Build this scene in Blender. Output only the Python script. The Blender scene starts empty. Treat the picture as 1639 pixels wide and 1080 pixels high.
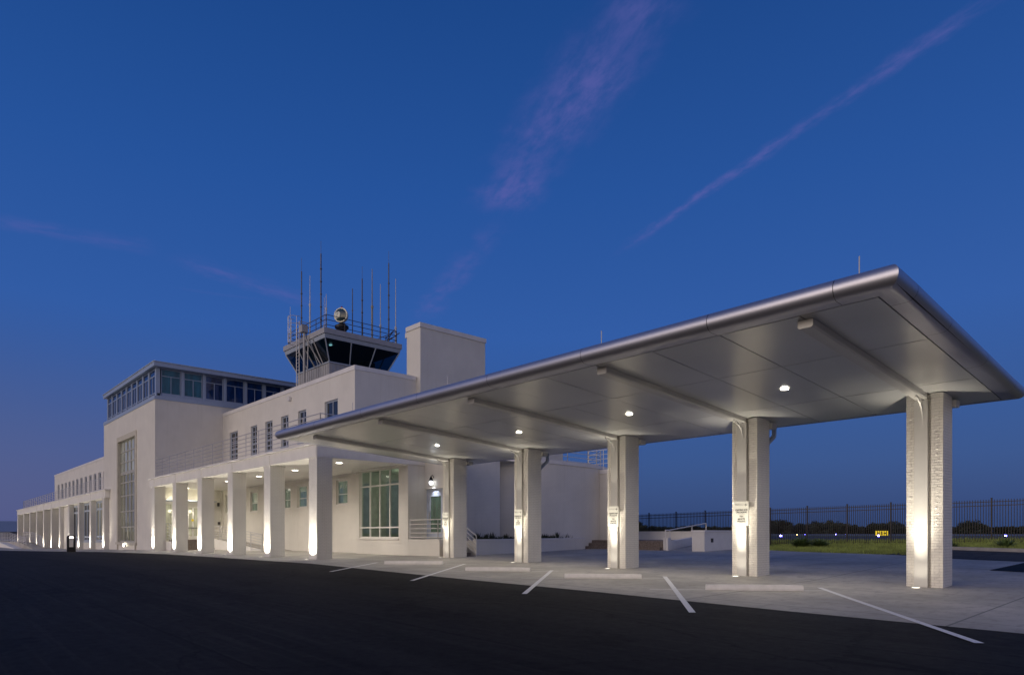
import bpy, bmesh, math, random
from mathutils import Vector, Matrix
rnd = random.Random(7)
PI = math.pi
S = bpy.context.scene
COL = S.collection

# ------------------------------------------------------------------ camera
cam = bpy.data.cameras.new('camera'); cam_o = bpy.data.objects.new('camera', cam); COL.objects.link(cam_o)
cam_o.location = (0, 0, 1.3)
cam_o.rotation_euler = (PI/2, 0, math.atan2(.7367, .6766))
cam.sensor_width = 36; cam.lens = 1067*36/1639; cam.shift_y = 313/1639
cam.clip_start = .1; cam.clip_end = 6000
S.camera = cam_o
S.view_settings.view_transform = 'Standard'; S.view_settings.look = 'None'
S.view_settings.gamma = 1; S.view_settings.exposure = 0
S.cycles.use_denoising = True
S.cycles.sample_clamp_indirect = 6
S.cycles.max_bounces = 8

# ------------------------------------------------------------------ world: clear blue hour, afterglow behind the camera
SUN_DIR = Vector((-.22, -1, .32)).normalized()        # towards the afterglow
W = bpy.data.worlds.new('World'); S.world = W; W.use_nodes = True
nt = W.node_tree; nt.nodes.clear()
class NG:
    def __init__(s, nt): s.nt = nt
    def n(s, t, **k):
        o = s.nt.nodes.new(t)
        for a, v in k.items(): setattr(o, a, v)
        return o
    def put(s, sock, v):
        if isinstance(v, bpy.types.NodeSocket): s.nt.links.new(v, sock)
        else: sock.default_value = v
    def m(s, op, a, b=0., c=None, clamp=False):
        o = s.n('ShaderNodeMath', operation=op, use_clamp=clamp)
        s.put(o.inputs[0], a); s.put(o.inputs[1], b)
        if c is not None: s.put(o.inputs[2], c)
        return o.outputs[0]
    def smooth(s, v, a, b, lo=0., hi=1.):
        o = s.n('ShaderNodeMapRange', interpolation_type='SMOOTHSTEP')
        s.put(o.inputs[0], v); s.put(o.inputs[1], a); s.put(o.inputs[2], b); s.put(o.inputs[3], lo); s.put(o.inputs[4], hi)
        return o.outputs[0]
    def mix(s, f, a, b, t='MIX'):
        o = s.n('ShaderNodeMix', data_type='RGBA', blend_type=t)
        s.put(o.inputs[0], f); s.put(o.inputs[6], a); s.put(o.inputs[7], b)
        return o.outputs[2]
    def noise(s, vec, scale, detail=4, rough=.55, dim='3D'):
        o = s.n('ShaderNodeTexNoise', noise_dimensions=dim)
        if vec is not None: s.put(o.inputs['Vector'], vec)
        o.inputs['Scale'].default_value = scale; o.inputs['Detail'].default_value = detail; o.inputs['Roughness'].default_value = rough
        return o.outputs['Fac']
    def xyz(s, x, y, z):
        o = s.n('ShaderNodeCombineXYZ'); s.put(o.inputs[0], x); s.put(o.inputs[1], y); s.put(o.inputs[2], z); return o.outputs[0]
    def sep(s, v):
        o = s.n('ShaderNodeSeparateXYZ'); s.put(o.inputs[0], v); return o.outputs
    def ramp(s, f, stops):
        o = s.n('ShaderNodeValToRGB'); s.put(o.inputs[0], f); r = o.color_ramp
        while len(r.elements) < len(stops): r.elements.new(.5)
        for e, (p, c) in zip(r.elements, stops): e.position = p; e.color = (*c, 1)
        return o.outputs[0]
g_ = NG(nt)
D = g_.n('ShaderNodeTexCoord').outputs['Generated']
dx, dy, dz = g_.sep(D)
base = g_.ramp(g_.m('MAXIMUM', dz, 0.), [(0, (.026, .060, .170)), (.10, (.030, .086, .268)), (.28, (.026, .101, .370)), (.45, (.0155, .082, .325)), (.62, (.009, .060, .252)), (1, (.010, .044, .19))])
# purple-grey belt low down to the left (towards -X)
hor = g_.m('SQRT', g_.m('ADD', g_.m('MULTIPLY', dx, dx), g_.m('MULTIPLY', dy, dy)))
caz = g_.m('DIVIDE', g_.m('MULTIPLY_ADD', dx, -.98, g_.m('MULTIPLY', dy, -.2)), hor)
belt = g_.m('MULTIPLY', g_.smooth(caz, .55, 1.), g_.smooth(dz, .30, 0.0))
base = g_.mix(g_.m('MULTIPLY', belt, .6), base, (.120, .130, .290, 1))
# afterglow behind the camera, widened towards +X as added fill for east walls
dot = g_.n('ShaderNodeVectorMath', operation='DOT_PRODUCT'); g_.put(dot.inputs[0], D); dot.inputs[1].default_value = Vector((.62, -1, .28)).normalized()
ga = g_.smooth(dot.outputs['Value'], -.25, 1.)
glow = g_.m('MULTIPLY', g_.m('MULTIPLY', ga, ga), g_.smooth(dz, .8, 0.))
base = g_.mix(glow, base, (1.15, .95, .80, 1))
# contrails: straight lines on a cloud plane overhead
pz = g_.m('MAXIMUM', dz, .02)
u = g_.m('DIVIDE', dx, pz); v = g_.m('DIVIDE', dy, pz)
P = g_.xyz(u, v, 0.)
def trail(p, q, w, amp, ns, strength, seed, fade=.12, feather=1.0, fe=None):
    dxx, dyy = q[0]-p[0], q[1]-p[1]; L = math.hypot(dxx, dyy); tx, ty = dxx/L, dyy/L
    t = g_.m('DIVIDE', g_.m('MULTIPLY_ADD', u, tx, g_.m('MULTIPLY_ADD', v, ty, -(p[0]*tx+p[1]*ty))), L)
    s = g_.m('MULTIPLY_ADD', u, -ty, g_.m('MULTIPLY_ADD', v, tx, (p[0]*ty-p[1]*tx)))
    nv = g_.xyz(g_.m('MULTIPLY', t, L), s, seed)
    n1 = g_.m('SUBTRACT', g_.noise(nv, ns, 5, .6), .5)
    sd = g_.m('ABSOLUTE', g_.m('MULTIPLY_ADD', n1, amp, s))
    wv = g_.m('MULTIPLY_ADD', g_.m('SUBTRACT', g_.noise(g_.xyz(t, seed, 0.), 5., 2), .5), w*.9, w)
    a = g_.smooth(g_.m('DIVIDE', sd, wv), 1., 0.)
    a = g_.m('MULTIPLY', a, g_.m('MULTIPLY', g_.smooth(t, 0., fade), g_.smooth(t, 1., 1-(fe or fade))))
    tex = g_.smooth(g_.noise(g_.xyz(g_.m('MULTIPLY', t, L*1.0), g_.m('MULTIPLY', s, 2.2*feather), seed+3), ns*1.5, 5, .6), .3, .7, .15, 1.)
    pat = g_.smooth(g_.noise(g_.xyz(t, seed+9, 0.), 4.2, 3), .3, .65, .55, 1.)
    return g_.m('MULTIPLY', g_.m('MULTIPLY', a, g_.m('MULTIPLY', tex, pat)), strength)
den = trail((-1.62, 1.385), (-.70, 1.01), .14, .12, 7, .9, 1.3, .2, fe=.1)
den = g_.m('ADD', den, trail((-2.65, 1.82), (-1.55, 1.40), .08, .14, 7, .5, 5.1, .2))
den = g_.m('ADD', den, trail((-1.58, 1.915), (-.24, 1.48), .036, .05, 11, .8, 8.7, .3, fe=.12))
den = g_.m('ADD', den, trail((-2.72, .12), (-2.57, .70), .10, .12, 6, .40, 2.2, .25))
den = g_.m('ADD', den, trail((-2.60, .68), (-2.74, 1.38), .12, .14, 6, .5, 4.4, .3))
den = g_.m('ADD', den, trail((-2.95, .78), (-2.80, 1.25), .03, .05, 6, .12, 6.4, .3))
base = g_.mix(g_.m('MULTIPLY', g_.m('MINIMUM', den, .8), .62), base, (.132, .122, .410, 1))
sky = g_.n('ShaderNodeTexSky', sky_type='NISHITA', sun_disc=False)
sky.sun_elevation = math.radians(1.0); sky.sun_rotation = math.atan2(SUN_DIR.x, SUN_DIR.y)
tint = g_.mix(.010, base, sky.outputs[0])
bg = g_.n('ShaderNodeBackground'); g_.put(bg.inputs[0], tint); bg.inputs[1].default_value = 1.0
nt.links.new(bg.outputs[0], g_.n('ShaderNodeOutputWorld').inputs[0])

sun = bpy.data.lights.new('sun', 'SUN'); sun.energy = .86; sun.angle = math.radians(40); sun.color = (1, .85, .72)
sun_o = bpy.data.objects.new('sun', sun); COL.objects.link(sun_o)
sun_o.rotation_euler = (-SUN_DIR).to_track_quat('-Z', 'Y').to_euler(); sun_o.location = (0, -20, 30)

# ------------------------------------------------------------------ helpers
class MB:
    def __init__(s): s.v = []; s.f = []
    def add(s, vs, fs):
        b = len(s.v); s.v += [tuple(p) for p in vs]; s.f += [tuple(b+i for i in f) for f in fs]; return s
    def box(s, x0, x1, y0, y1, z0, z1):
        return s.add([(x0,y0,z0),(x1,y0,z0),(x1,y1,z0),(x0,y1,z0),(x0,y0,z1),(x1,y0,z1),(x1,y1,z1),(x0,y1,z1)],
                     [(0,3,2,1),(4,5,6,7),(0,1,5,4),(1,2,6,5),(2,3,7,6),(3,0,4,7)])
    def hexa(s, p): return s.add(p, [(0,3,2,1),(4,5,6,7),(0,1,5,4),(1,2,6,5),(2,3,7,6),(3,0,4,7)])
    def quad(s, *p): return s.add(p, [tuple(range(len(p)))])
    def tube(s, p, q, r, n=8, r2=None):
        p = Vector(p); q = Vector(q); d = (q-p).normalized()
        a = d.orthogonal().normalized(); b = d.cross(a); r2 = r if r2 is None else r2
        vs = [p+(a*math.cos(2*PI*k/n)+b*math.sin(2*PI*k/n))*r for k in range(n)]+[q+(a*math.cos(2*PI*k/n)+b*math.sin(2*PI*k/n))*r2 for k in range(n)]
        fs = [(k,(k+1)%n,n+(k+1)%n,n+k) for k in range(n)]+[tuple(range(n-1,-1,-1)), tuple(range(n,2*n))]
        return s.add(vs, fs)
    def path(s, pts, r, n=6):
        for a, b in zip(pts, pts[1:]): s.tube(a, b, r, n)
        return s
    def lathe(s, c, prof, n=24, a0=0, a1=2*PI):
        full = abs(a1-a0-2*PI) < 1e-6; m = n if full else n+1
        vs = [(c[0]+r*math.cos(a0+(a1-a0)*k/n), c[1]+r*math.sin(a0+(a1-a0)*k/n), c[2]+z) for r, z in prof for k in range(m)]
        fs = []
        for i in range(len(prof)-1):
            for k in range(n):
                k2 = (k+1) % m
                fs.append((i*m+k, i*m+k2, (i+1)*m+k2, (i+1)*m+k))
        return s.add(vs, fs)
    def prism(s, poly, y0, y1):                 # polygon in x-z pushed along y
        n = len(poly)
        vs = [(x, y0, z) for x, z in poly]+[(x, y1, z) for x, z in poly]
        return s.add(vs, [tuple(range(n)), tuple(range(2*n-1, n-1, -1))]+[(k, n+k, n+(k+1)%n, (k+1)%n) for k in range(n)])
    def prismx(s, poly, x0, x1):                # polygon in y-z pushed along x
        n = len(poly)
        vs = [(x0, y, z) for y, z in poly]+[(x1, y, z) for y, z in poly]
        return s.add(vs, [tuple(range(n)), tuple(range(2*n-1, n-1, -1))]+[(k, n+k, n+(k+1)%n, (k+1)%n) for k in range(n)])
    def build(s, name, mat, parent=None, smooth=False, label=None, loc=None):
        me = bpy.data.meshes.new(name); me.from_pydata(s.v, [], s.f); me.update()
        if len(s.f) < 6000:
            bm = bmesh.new(); bm.from_mesh(me); bmesh.ops.recalc_face_normals(bm, faces=bm.faces); bm.to_mesh(me); bm.free()
        me.materials.append(mat)
        if smooth:
            me.polygons.foreach_set('use_smooth', [True]*len(me.polygons))
            try: me.set_sharp_from_angle(angle=math.radians(40))
            except Exception: pass
        o = bpy.data.objects.new(name, me); COL.objects.link(o)
        if loc: o.location = loc
        if parent is not None: attach(o, parent)
        if label: o['label'] = label
        return o
def wpos(o):
    p = Vector(o.location)
    while o.parent is not None and 'wl' not in o: o = o.parent
    return p
def attach(o, parent):
    o.parent = parent
    if parent.type == 'EMPTY': o.matrix_parent_inverse = Matrix.Translation(-Vector(parent.location))
    elif parent.parent is not None: o.matrix_parent_inverse = Matrix.Identity(4)
def tag(o, label, cat, group=None):
    o['label'] = label; o['category'] = cat
    if group: o['group'] = group
    return o
def kind(o, k): o['kind'] = k; return o
def thing(name, label, cat, loc=(0,0,0), group=None):
    o = bpy.data.objects.new(name, None); COL.objects.link(o); o.location = loc; o.empty_display_size = .3
    return tag(o, label, cat, group)
def dup(root, loc, label=None, rz=None):
    r = root.copy(); COL.objects.link(r); r.location = loc
    if label: r['label'] = label
    if rz is not None: r.rotation_euler = (0, 0, rz)
    for ch in list(root.children):
        c = ch.copy(); COL.objects.link(c); c.parent = r
        for gch in list(ch.children):
            d = gch.copy(); COL.objects.link(d); d.parent = c
    return r
def lamp(kind_, loc, energy, color=(1,.86,.66), radius=.05, direction=None, size=60, blend=.5, parent=None, name='lamp'):
    l = bpy.data.lights.new(name, kind_); l.energy = energy; l.color = color
    if kind_ in ('POINT', 'SPOT'): l.shadow_soft_size = radius
    if kind_ == 'SPOT': l.spot_size = math.radians(size); l.spot_blend = blend
    o = bpy.data.objects.new(name, l); COL.objects.link(o); o.location = loc
    if direction: o.rotation_euler = Vector(direction).to_track_quat('-Z', 'Y').to_euler()
    if parent is not None: attach(o, parent)
    return o
def ip(x, xs, ys):
    if x <= xs[0]: return ys[0]
    for a, b, c, d in zip(xs, xs[1:], ys, ys[1:]):
        if x <= b: return c+(d-c)*(x-a)/(b-a)
    return ys[-1]

# ------------------------------------------------------------------ materials
def newmat(name):
    m = bpy.data.materials.new(name); m.use_nodes = True; t = m.node_tree
    return m, NG(t), t.nodes['Principled BSDF']
def simple(name, col, rough=.6, metal=0., var=.06, scale=3., bump=0., bscale=60., spec=.5):
    m, G, b = newmat(name)
    tc = G.n('ShaderNodeTexCoord').outputs['Object']
    n = G.noise(tc, scale, 5, .6)
    lo = tuple(c*(1-var*2) for c in col); hi = tuple(min(1, c*(1+var*2)) for c in col)
    G.put(b.inputs['Base Color'], G.ramp(n, [(.3, lo), (.7, hi)]))
    b.inputs['Roughness'].default_value = rough; b.inputs['Metallic'].default_value = metal
    b.inputs['Specular IOR Level'].default_value = spec
    if bump:
        bp = G.n('ShaderNodeBump'); bp.inputs['Strength'].default_value = bump; bp.inputs['Distance'].default_value = .01
        G.put(bp.inputs['Height'], G.noise(tc, bscale, 4, .6)); G.put(b.inputs['Normal'], bp.outputs[0])
    return m
def brick(name, col, dist=.009, strength=.9, rough=.55, lump=.5):
    m, G, b = newmat(name)
    tc = G.n('ShaderNodeTexCoord').outputs['Object']; x, y, z = G.sep(tc)
    vec = G.xyz(G.m('ADD', x, y), z, 0.)
    t = G.n('ShaderNodeTexBrick'); G.put(t.inputs['Vector'], vec)
    t.inputs['Scale'].default_value = 1; t.inputs['Brick Width'].default_value = .215; t.inputs['Row Height'].default_value = .0735
    t.inputs['Mortar Size'].default_value = .006; t.inputs['Mortar Smooth'].default_value = .4
    t.inputs['Color1'].default_value = (.72,.72,.72,1); t.inputs['Color2'].default_value = (1,1,1,1); t.inputs['Mortar'].default_value = (.0,.0,.0,1)
    n1 = G.noise(tc, .7, 4, .6); n2 = G.noise(tc, 24., 4, .6)
    h = G.m('ADD', t.outputs['Color'], G.m('MULTIPLY', n2, lump))
    bp = G.n('ShaderNodeBump'); bp.inputs['Strength'].default_value = strength; bp.inputs['Distance'].default_value = dist
    G.put(bp.inputs['Height'], h); G.put(b.inputs['Normal'], bp.outputs[0])
    c1 = G.ramp(n1, [(.3, tuple(c*.93 for c in col)), (.7, tuple(min(1, c*1.04) for c in col))])
    # faint rain streaks; joint shade painted into the colour so courses show
    st = G.noise(G.xyz(G.m('MULTIPLY', G.m('ADD', x, y), 3.), G.m('MULTIPLY', z, .15), 0.), 2., 4, .6)
    c1 = G.mix(G.smooth(st, .5, .75, 0., .2), c1, (col[0]*.7, col[1]*.68, col[2]*.63, 1))
    G.put(b.inputs['Base Color'], G.mix(G.m('MULTIPLY', t.outputs['Fac'], .6), c1, (col[0]*.6, col[1]*.6, col[2]*.6, 1)))
    b.inputs['Roughness'].default_value = rough
    return m
def emis(name, col, strength, base=(.8,.8,.8)):
    m, G, b = newmat(name)
    b.inputs['Base Color'].default_value = (*base, 1)
    b.inputs['Emission Color'].default_value = (*col, 1); b.inputs['Emission Strength'].default_value = strength
    return m
def pane_mat(name, base, spec=.9, rough=.03, glow=None, gs=0.):
    m, G, b = newmat(name)
    tc = G.n('ShaderNodeTexCoord').outputs['Object']; x, y, z = G.sep(tc)
    st = G.noise(G.xyz(G.m('MULTIPLY', G.m('ADD', x, y), 2.2), G.m('MULTIPLY', z, .35), 0.), 1.3, 3, .6)
    G.put(b.inputs['Base Color'], G.ramp(st, [(.3, tuple(c*.45 for c in base)), (.7, tuple(c*1.5 for c in base))]))
    b.inputs['Roughness'].default_value = rough; b.inputs['Specular IOR Level'].default_value = spec; b.inputs['IOR'].default_value = 1.6
    bp = G.n('ShaderNodeBump'); bp.inputs['Strength'].default_value = .04; bp.inputs['Distance'].default_value = .02
    G.put(bp.inputs['Height'], G.noise(tc, .9, 1)); G.put(b.inputs['Normal'], bp.outputs[0])
    if glow:
        G.put(b.inputs['Emission Color'], G.ramp(st, [(.3, tuple(c*.35 for c in glow)), (.7, glow)])); b.inputs['Emission Strength'].default_value = gs
    return m
def glass(name, tint):
    m, G, b = newmat(name); t = m.node_tree
    tr = G.n('ShaderNodeBsdfTransparent'); tr.inputs[0].default_value = (*tint, 1)
    gl = G.n('ShaderNodeBsdfGlossy'); gl.inputs['Roughness'].default_value = .01; gl.inputs[0].default_value = (.9,.95,1,1)
    lw = G.n('ShaderNodeLayerWeight'); lw.inputs[0].default_value = .5
    mx = G.n('ShaderNodeMixShader'); t.links.new(G.m('MULTIPLY_ADD', G.m('POWER', lw.outputs['Facing'], 4.), .85, .07, clamp=True), mx.inputs[0]); t.links.new(tr.outputs[0], mx.inputs[1]); t.links.new(gl.outputs[0], mx.inputs[2])
    t.links.new(mx.outputs[0], t.nodes['Material Output'].inputs[0])
    return m
WHITE = (.76, .73, .67)
M = {}
M['brick'] = brick('white_painted_brick', WHITE)
M['brick_rough'] = brick('rough_white_painted_brick', (.77, .75, .71), dist=.018, strength=1., lump=.9)
M['render'] = simple('white_painted_render', (.75, .73, .70), .6, var=.03, scale=1.5, bump=.25, bscale=40)
M['coping'] = simple('white_coping', (.70, .68, .67), .5, var=.04, scale=1.)
M['stone'] = simple('buff_stone_trim', (.52, .49, .42), .7, var=.05, scale=2.)
M['frame_white'] = simple('white_window_frame', (.72, .70, .66), .4, var=.02)
M['frame_grey'] = simple('grey_window_frame', (.36, .41, .50), .4, var=.02)
M['frame_blue'] = simple('blue_grey_metal_frame', (.30, .37, .52), .4, var=.02)
M['frame_bronze'] = simple('pale_olive_steel_frame', (.42, .41, .36), .4, var=.03)
M['pane'] = pane_mat('dark_window_glass', (.012, .016, .020))
M['pane_green'] = pane_mat('greenish_window_glass', (.05, .08, .06), glow=(.30, .40, .30), gs=.26)
M['pane_blue'] = pane_mat('painted_sky_blue_glass', (.006, .028, .12), spec=.6)  # blue sky reflection painted into the base colour
M['pane_teal'] = pane_mat('painted_sky_teal_glass', (.004, .080, .13), spec=.5)  # teal stands for reflected sky, put into the base colour
M['pane_warm'] = pane_mat('lit_hall_glass', (.08, .08, .06), glow=(.60, .56, .42), gs=.17)
M['glass'] = glass('clear_greenish_glass', (.66, .74, .67))
M['entry_glass'] = pane_mat('lit_entry_glass', (.1, .1, .08), glow=(.85, .80, .52), gs=.42)
M['interior'] = simple('pale_green_interior_wall', (.40, .44, .38), .8)
M['cab_glass'] = glass('tinted_cab_glass', (.09, .24, .29))
M['steel'] = simple('galvanised_rail_steel', (.52, .51, .53), .45, .3, var=.04)
M['rail_white'] = simple('white_painted_rail', (.66, .64, .62), .45, var=.03)
M['dark_steel'] = simple('dark_weathered_steel', (.08, .075, .08), .5, .4, var=.15)
M['cab_panel'] = simple('grey_cab_cladding', (.36, .36, .38), .5, .1, var=.05)
M['black'] = simple('black_metal', (.012, .010, .010), .45, .2, var=.1)
M['fence'] = simple('black_fence_paint', (.018, .012, .012), .45, .2, var=.1)
M['asphalt_d'] = None
M['plate'] = simple('grey_painted_steel_plate', (.58, .57, .54), .42, .0, var=.02)
M['lens'] = emis('lit_lamp_lens', (1, .93, .78), 14)
M['lens_cool'] = emis('lit_cool_lens', (.92, .95, 1), 5)
M['lens_dim'] = emis('dim_cab_lamp', (1, .9, .8), 2.2)
M['lens_soft'] = emis('lit_uplight_lens', (1, .93, .76), 4.5)
M['blue_lens'] = emis('blue_taxiway_lens', (.16, .14, 1), 40)
M['orange_lens'] = emis('orange_edge_lens', (1, .55, .2), 8)
M['step'] = simple('brown_brick_steps', (.17, .135, .115), .8, var=.2, scale=9, bump=.5)
M['soil'] = simple('dark_soil', (.03, .025, .02), .9)
M['shrub'] = simple('dark_green_shrub', (.035, .05, .03), .6, var=.3, scale=6)
M['tree'] = simple('dark_tree_foliage', (.035, .045, .028), .8, var=.35, scale=.4)
M['bark'] = simple('dark_bark', (.05, .04, .03), .9)
M['grass_blade'] = simple('lamplit_grass_blades', (.20, .25, .055), .7, var=.3, scale=1.2)  # yellow-green lamp glow put into a brighter base colour
M['bush'] = simple('green_bush_leaves', (.08, .13, .04), .7, var=.3, scale=3)
M['shed_roof'] = simple('blue_metal_roof', (.27, .31, .38), .6, .1, var=.06)
M['shed_wall'] = simple('shed_wall_grey', (.14, .15, .19), .7, var=.15, scale=.3)
M['sign_face'] = simple('pale_sign_face', (.66, .66, .60), .35, var=.01)
M['sign_ink'] = simple('black_sign_ink', (.012, .012, .014), .5)
M['sign_grey'] = simple('faint_sign_ink', (.28, .28, .27), .5)
M['air_yellow'] = emis('lit_yellow_sign_face', (1, .72, .03), .62, (.6, .45, .02))
M['wheelstop'] = simple('weathered_concrete_block', (.66, .64, .62), .85, var=.04, scale=5, bump=.3, bscale=40)
M['mirror'] = simple('polished_beacon_reflector', (.85, .85, .82), .08, 1., var=.01)
M['beacon_lens'] = pane_mat('dark_beacon_glass', (.02,.045,.05), rough=.12, spec=1.)
M['red'] = simple('red_beacon_cap', (.35, .02, .015), .4)
M['yellow_dot'] = simple('yellow_door_sticker', (.75, .58, .02), .5)
def m_asphalt(name, a, b_, rough=.75, warm=0):
    m, G, b = newmat(name)
    tc = G.n('ShaderNodeTexCoord').outputs['Object']; x, y, z = G.sep(tc)
    big = G.noise(G.xyz(G.m('MULTIPLY', x, .05), y, 0.), .75, 5, .62)
    fine = G.noise(tc, 60., 4, .7); mid = G.noise(tc, 6., 5, .65)
    c = G.ramp(big, [(.40, a), (.60, b_)])
    c = G.mix(G.smooth(fine, .52, .66, 0., .6), c, (b_[0]*2.2, b_[1]*2.2, b_[2]*2.2, 1))
    c = G.mix(G.smooth(mid, .5, .75, 0., .5), c, (a[0]*.6, a[1]*.6, a[2]*.6, 1))
    # paving lanes: each pull of the paver has its own tone, with a dark seam between
    yy = G.m('DIVIDE', G.m('ADD', y, G.m('MULTIPLY', G.noise(G.xyz(G.m('MULTIPLY', x, .06), 3., 0.), 1., 2), .5)), 3.4)
    wn = G.n('ShaderNodeTexWhiteNoise', noise_dimensions='1D'); G.put(wn.inputs['W'], G.m('FLOOR', yy))
    c = G.mix(G.m('MULTIPLY', wn.outputs['Value'], .55), c, (b_[0]*1.5, b_[1]*1.45, b_[2]*1.4, 1))
    sm = G.m('ABSOLUTE', G.m('SUBTRACT', G.m('FRACT', yy), .5))
    c = G.mix(G.smooth(sm, .488, .497, 0., .8), c, (a[0]*.3, a[1]*.3, a[2]*.3, 1))
    strk = G.noise(G.xyz(G.m('MULTIPLY', x, .10), G.m('MULTIPLY', y, 3.0), 0.), 2.2, 5, .65)
    c = G.mix(G.smooth(strk, .5, .68, 0., .65), c, (b_[0]*2., b_[1]*1.9, b_[2]*1.8, 1))
    pt = G.noise(G.xyz(x, y, 4.), .45, 6, .7)
    c = G.mix(G.smooth(pt, .56, .64, 0., .6), c, (a[0]*.5, a[1]*.5, a[2]*.5, 1))
    # old crack-seal lines
    vo = G.n('ShaderNodeTexVoronoi', feature='DISTANCE_TO_EDGE'); G.put(vo.inputs['Vector'], G.xyz(G.m('ADD', x, G.m('MULTIPLY', mid, .8)), G.m('ADD', y, G.m('MULTIPLY', big, 1.5)), 0.)); vo.inputs['Scale'].default_value = .16
    c = G.mix(G.smooth(vo.outputs['Distance'], .005, .002, 0., .8), c, (a[0]*.35, a[1]*.35, a[2]*.35, 1))
    G.put(b.inputs['Base Color'], c)
    G.put(b.inputs['Roughness'], G.m('MULTIPLY_ADD', mid, .25, rough-.12)); b.inputs['Specular IOR Level'].default_value = .11
    bp = G.n('ShaderNodeBump'); bp.inputs['Strength'].default_value = .6; bp.inputs['Distance'].default_value = .006
    G.put(bp.inputs['Height'], G.m('ADD', fine, mid)); G.put(b.inputs['Normal'], bp.outputs[0])
    return m
M['asphalt'] = m_asphalt('road_asphalt', (.0026, .0026, .0034), (.0145, .0138, .0135))
M['asphalt_old'] = m_asphalt('worn_asphalt', (.030, .028, .026), (.055, .05, .045))
def m_concrete():
    m, G, b = newmat('broom_finished_concrete')
    tc = G.n('ShaderNodeTexCoord').outputs['Object']; x, y, z = G.sep(tc)
    big = G.noise(tc, .35, 6, .65); mid = G.noise(G.xyz(G.m('MULTIPLY', x, 2.), G.m('MULTIPLY', y, 1.), 0.), 2.2, 6, .65); fine = G.noise(tc, 45., 4, .7)
    c = G.ramp(big, [(.38, (.31, .29, .26)), (.62, (.46, .43, .385))])
    c = G.mix(G.smooth(mid, .48, .68, 0., .55), c, (.22, .205, .185, 1))
    c = G.mix(G.smooth(fine, .55, .75, 0., .25), c, (.20, .19, .18, 1))
    # saw-cut joints every 3.6 m
    def joint(v, off, per):
        f = G.m('ABSOLUTE', G.m('SUBTRACT', G.m('FRACT', G.m('DIVIDE', G.m('ADD', v, off), per)), .5))
        return G.smooth(f, .4945, .4975)
    j = G.m('MAXIMUM', joint(x, 200.9, 5.2), joint(y, 3.1, 4.2))
    c = G.mix(G.m('MULTIPLY', j, .75), c, (.09, .105, .10, 1))
    G.put(b.inputs['Base Color'], c); b.inputs['Roughness'].default_value = .7
    bp = G.n('ShaderNodeBump'); bp.inputs['Strength'].default_value = .35; bp.inputs['Distance'].default_value = .004
    G.put(bp.inputs['Height'], G.m('ADD', fine, mid)); G.put(b.inputs['Normal'], bp.outputs[0])
    return m
M['concrete'] = m_concrete()
M['curb'] = simple('kerb_concrete', (.34, .32, .30), .8, var=.08, scale=3)
def m_paint():
    m, G, b = newmat('worn_white_marking_paint')
    tc = G.n('ShaderNodeTexCoord').outputs['Object']
    n = G.noise(tc, 14., 6, .7)
    G.put(b.inputs['Base Color'], G.ramp(n, [(.28, (.42, .41, .40)), (.42, (.74, .73, .72)), (.8, (.80, .79, .79))]))
    b.inputs['Roughness'].default_value = .6
    return m
M['paint'] = m_paint()
def m_ground():
    m, G, b = newmat('airfield_grass')
    tc = G.n('ShaderNodeTexCoord').outputs['Object']
    n = G.noise(tc, .25, 6, .65); n2 = G.noise(tc, 7., 5, .7)
    c = G.ramp(n, [(.3, (.07, .09, .025)), (.7, (.16, .17, .05))])
    c = G.mix(G.smooth(n2, .45, .7, 0., .6), c, (.22, .23, .06, 1))
    G.put(b.inputs['Base Color'], c); b.inputs['Roughness'].default_value = .9
    bp = G.n('ShaderNodeBump'); bp.inputs['Strength'].default_value = 1.; bp.inputs['Distance'].default_value = .05
    G.put(bp.inputs['Height'], n2); G.put(b.inputs['Normal'], bp.outputs[0])
    return m
M['ground'] = m_ground()
def m_soffit(name, col, rough, metal=.9):
    m, G, b = newmat(name)
    tc = G.n('ShaderNodeTexCoord').outputs['Object']; x, y, z = G.sep(tc)
    br = G.noise(G.xyz(G.m('MULTIPLY', x, 40.), G.m('MULTIPLY', y, .6), 0.), 2., 3, .6)
    n = G.noise(tc, .5, 3, .5)
    # each panel takes a slightly different tone
    G.put(b.inputs['Base Color'], G.ramp(n, [(.3, tuple(c*.94 for c in col)), (.7, tuple(c*1.05 for c in col))]))
    b.inputs['Metallic'].default_value = metal
    G.put(b.inputs['Roughness'], G.m('MULTIPLY_ADD', br, .06, rough-.03))
    bp = G.n('ShaderNodeBump'); bp.inputs['Strength'].default_value = .06; bp.inputs['Distance'].default_value = .002
    G.put(bp.inputs['Height'], G.noise(tc, 1.3, 2)); G.put(b.inputs['Normal'], bp.outputs[0])
    return m
M['soffit'] = m_soffit('satin_aluminium_soffit', (.60, .60, .595), .30, .5)
M['tube'] = m_soffit('satin_aluminium_edge', (.48, .48, .54), .43)
M['gap'] = simple('dark_panel_joint', (.02, .02, .022), .8)
M['roof_dark'] = simple('added_black_roofing', (.035,.035,.038), .85)
M['roofing'] = simple('grey_roof_membrane', (.35, .35, .36), .8)

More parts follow.
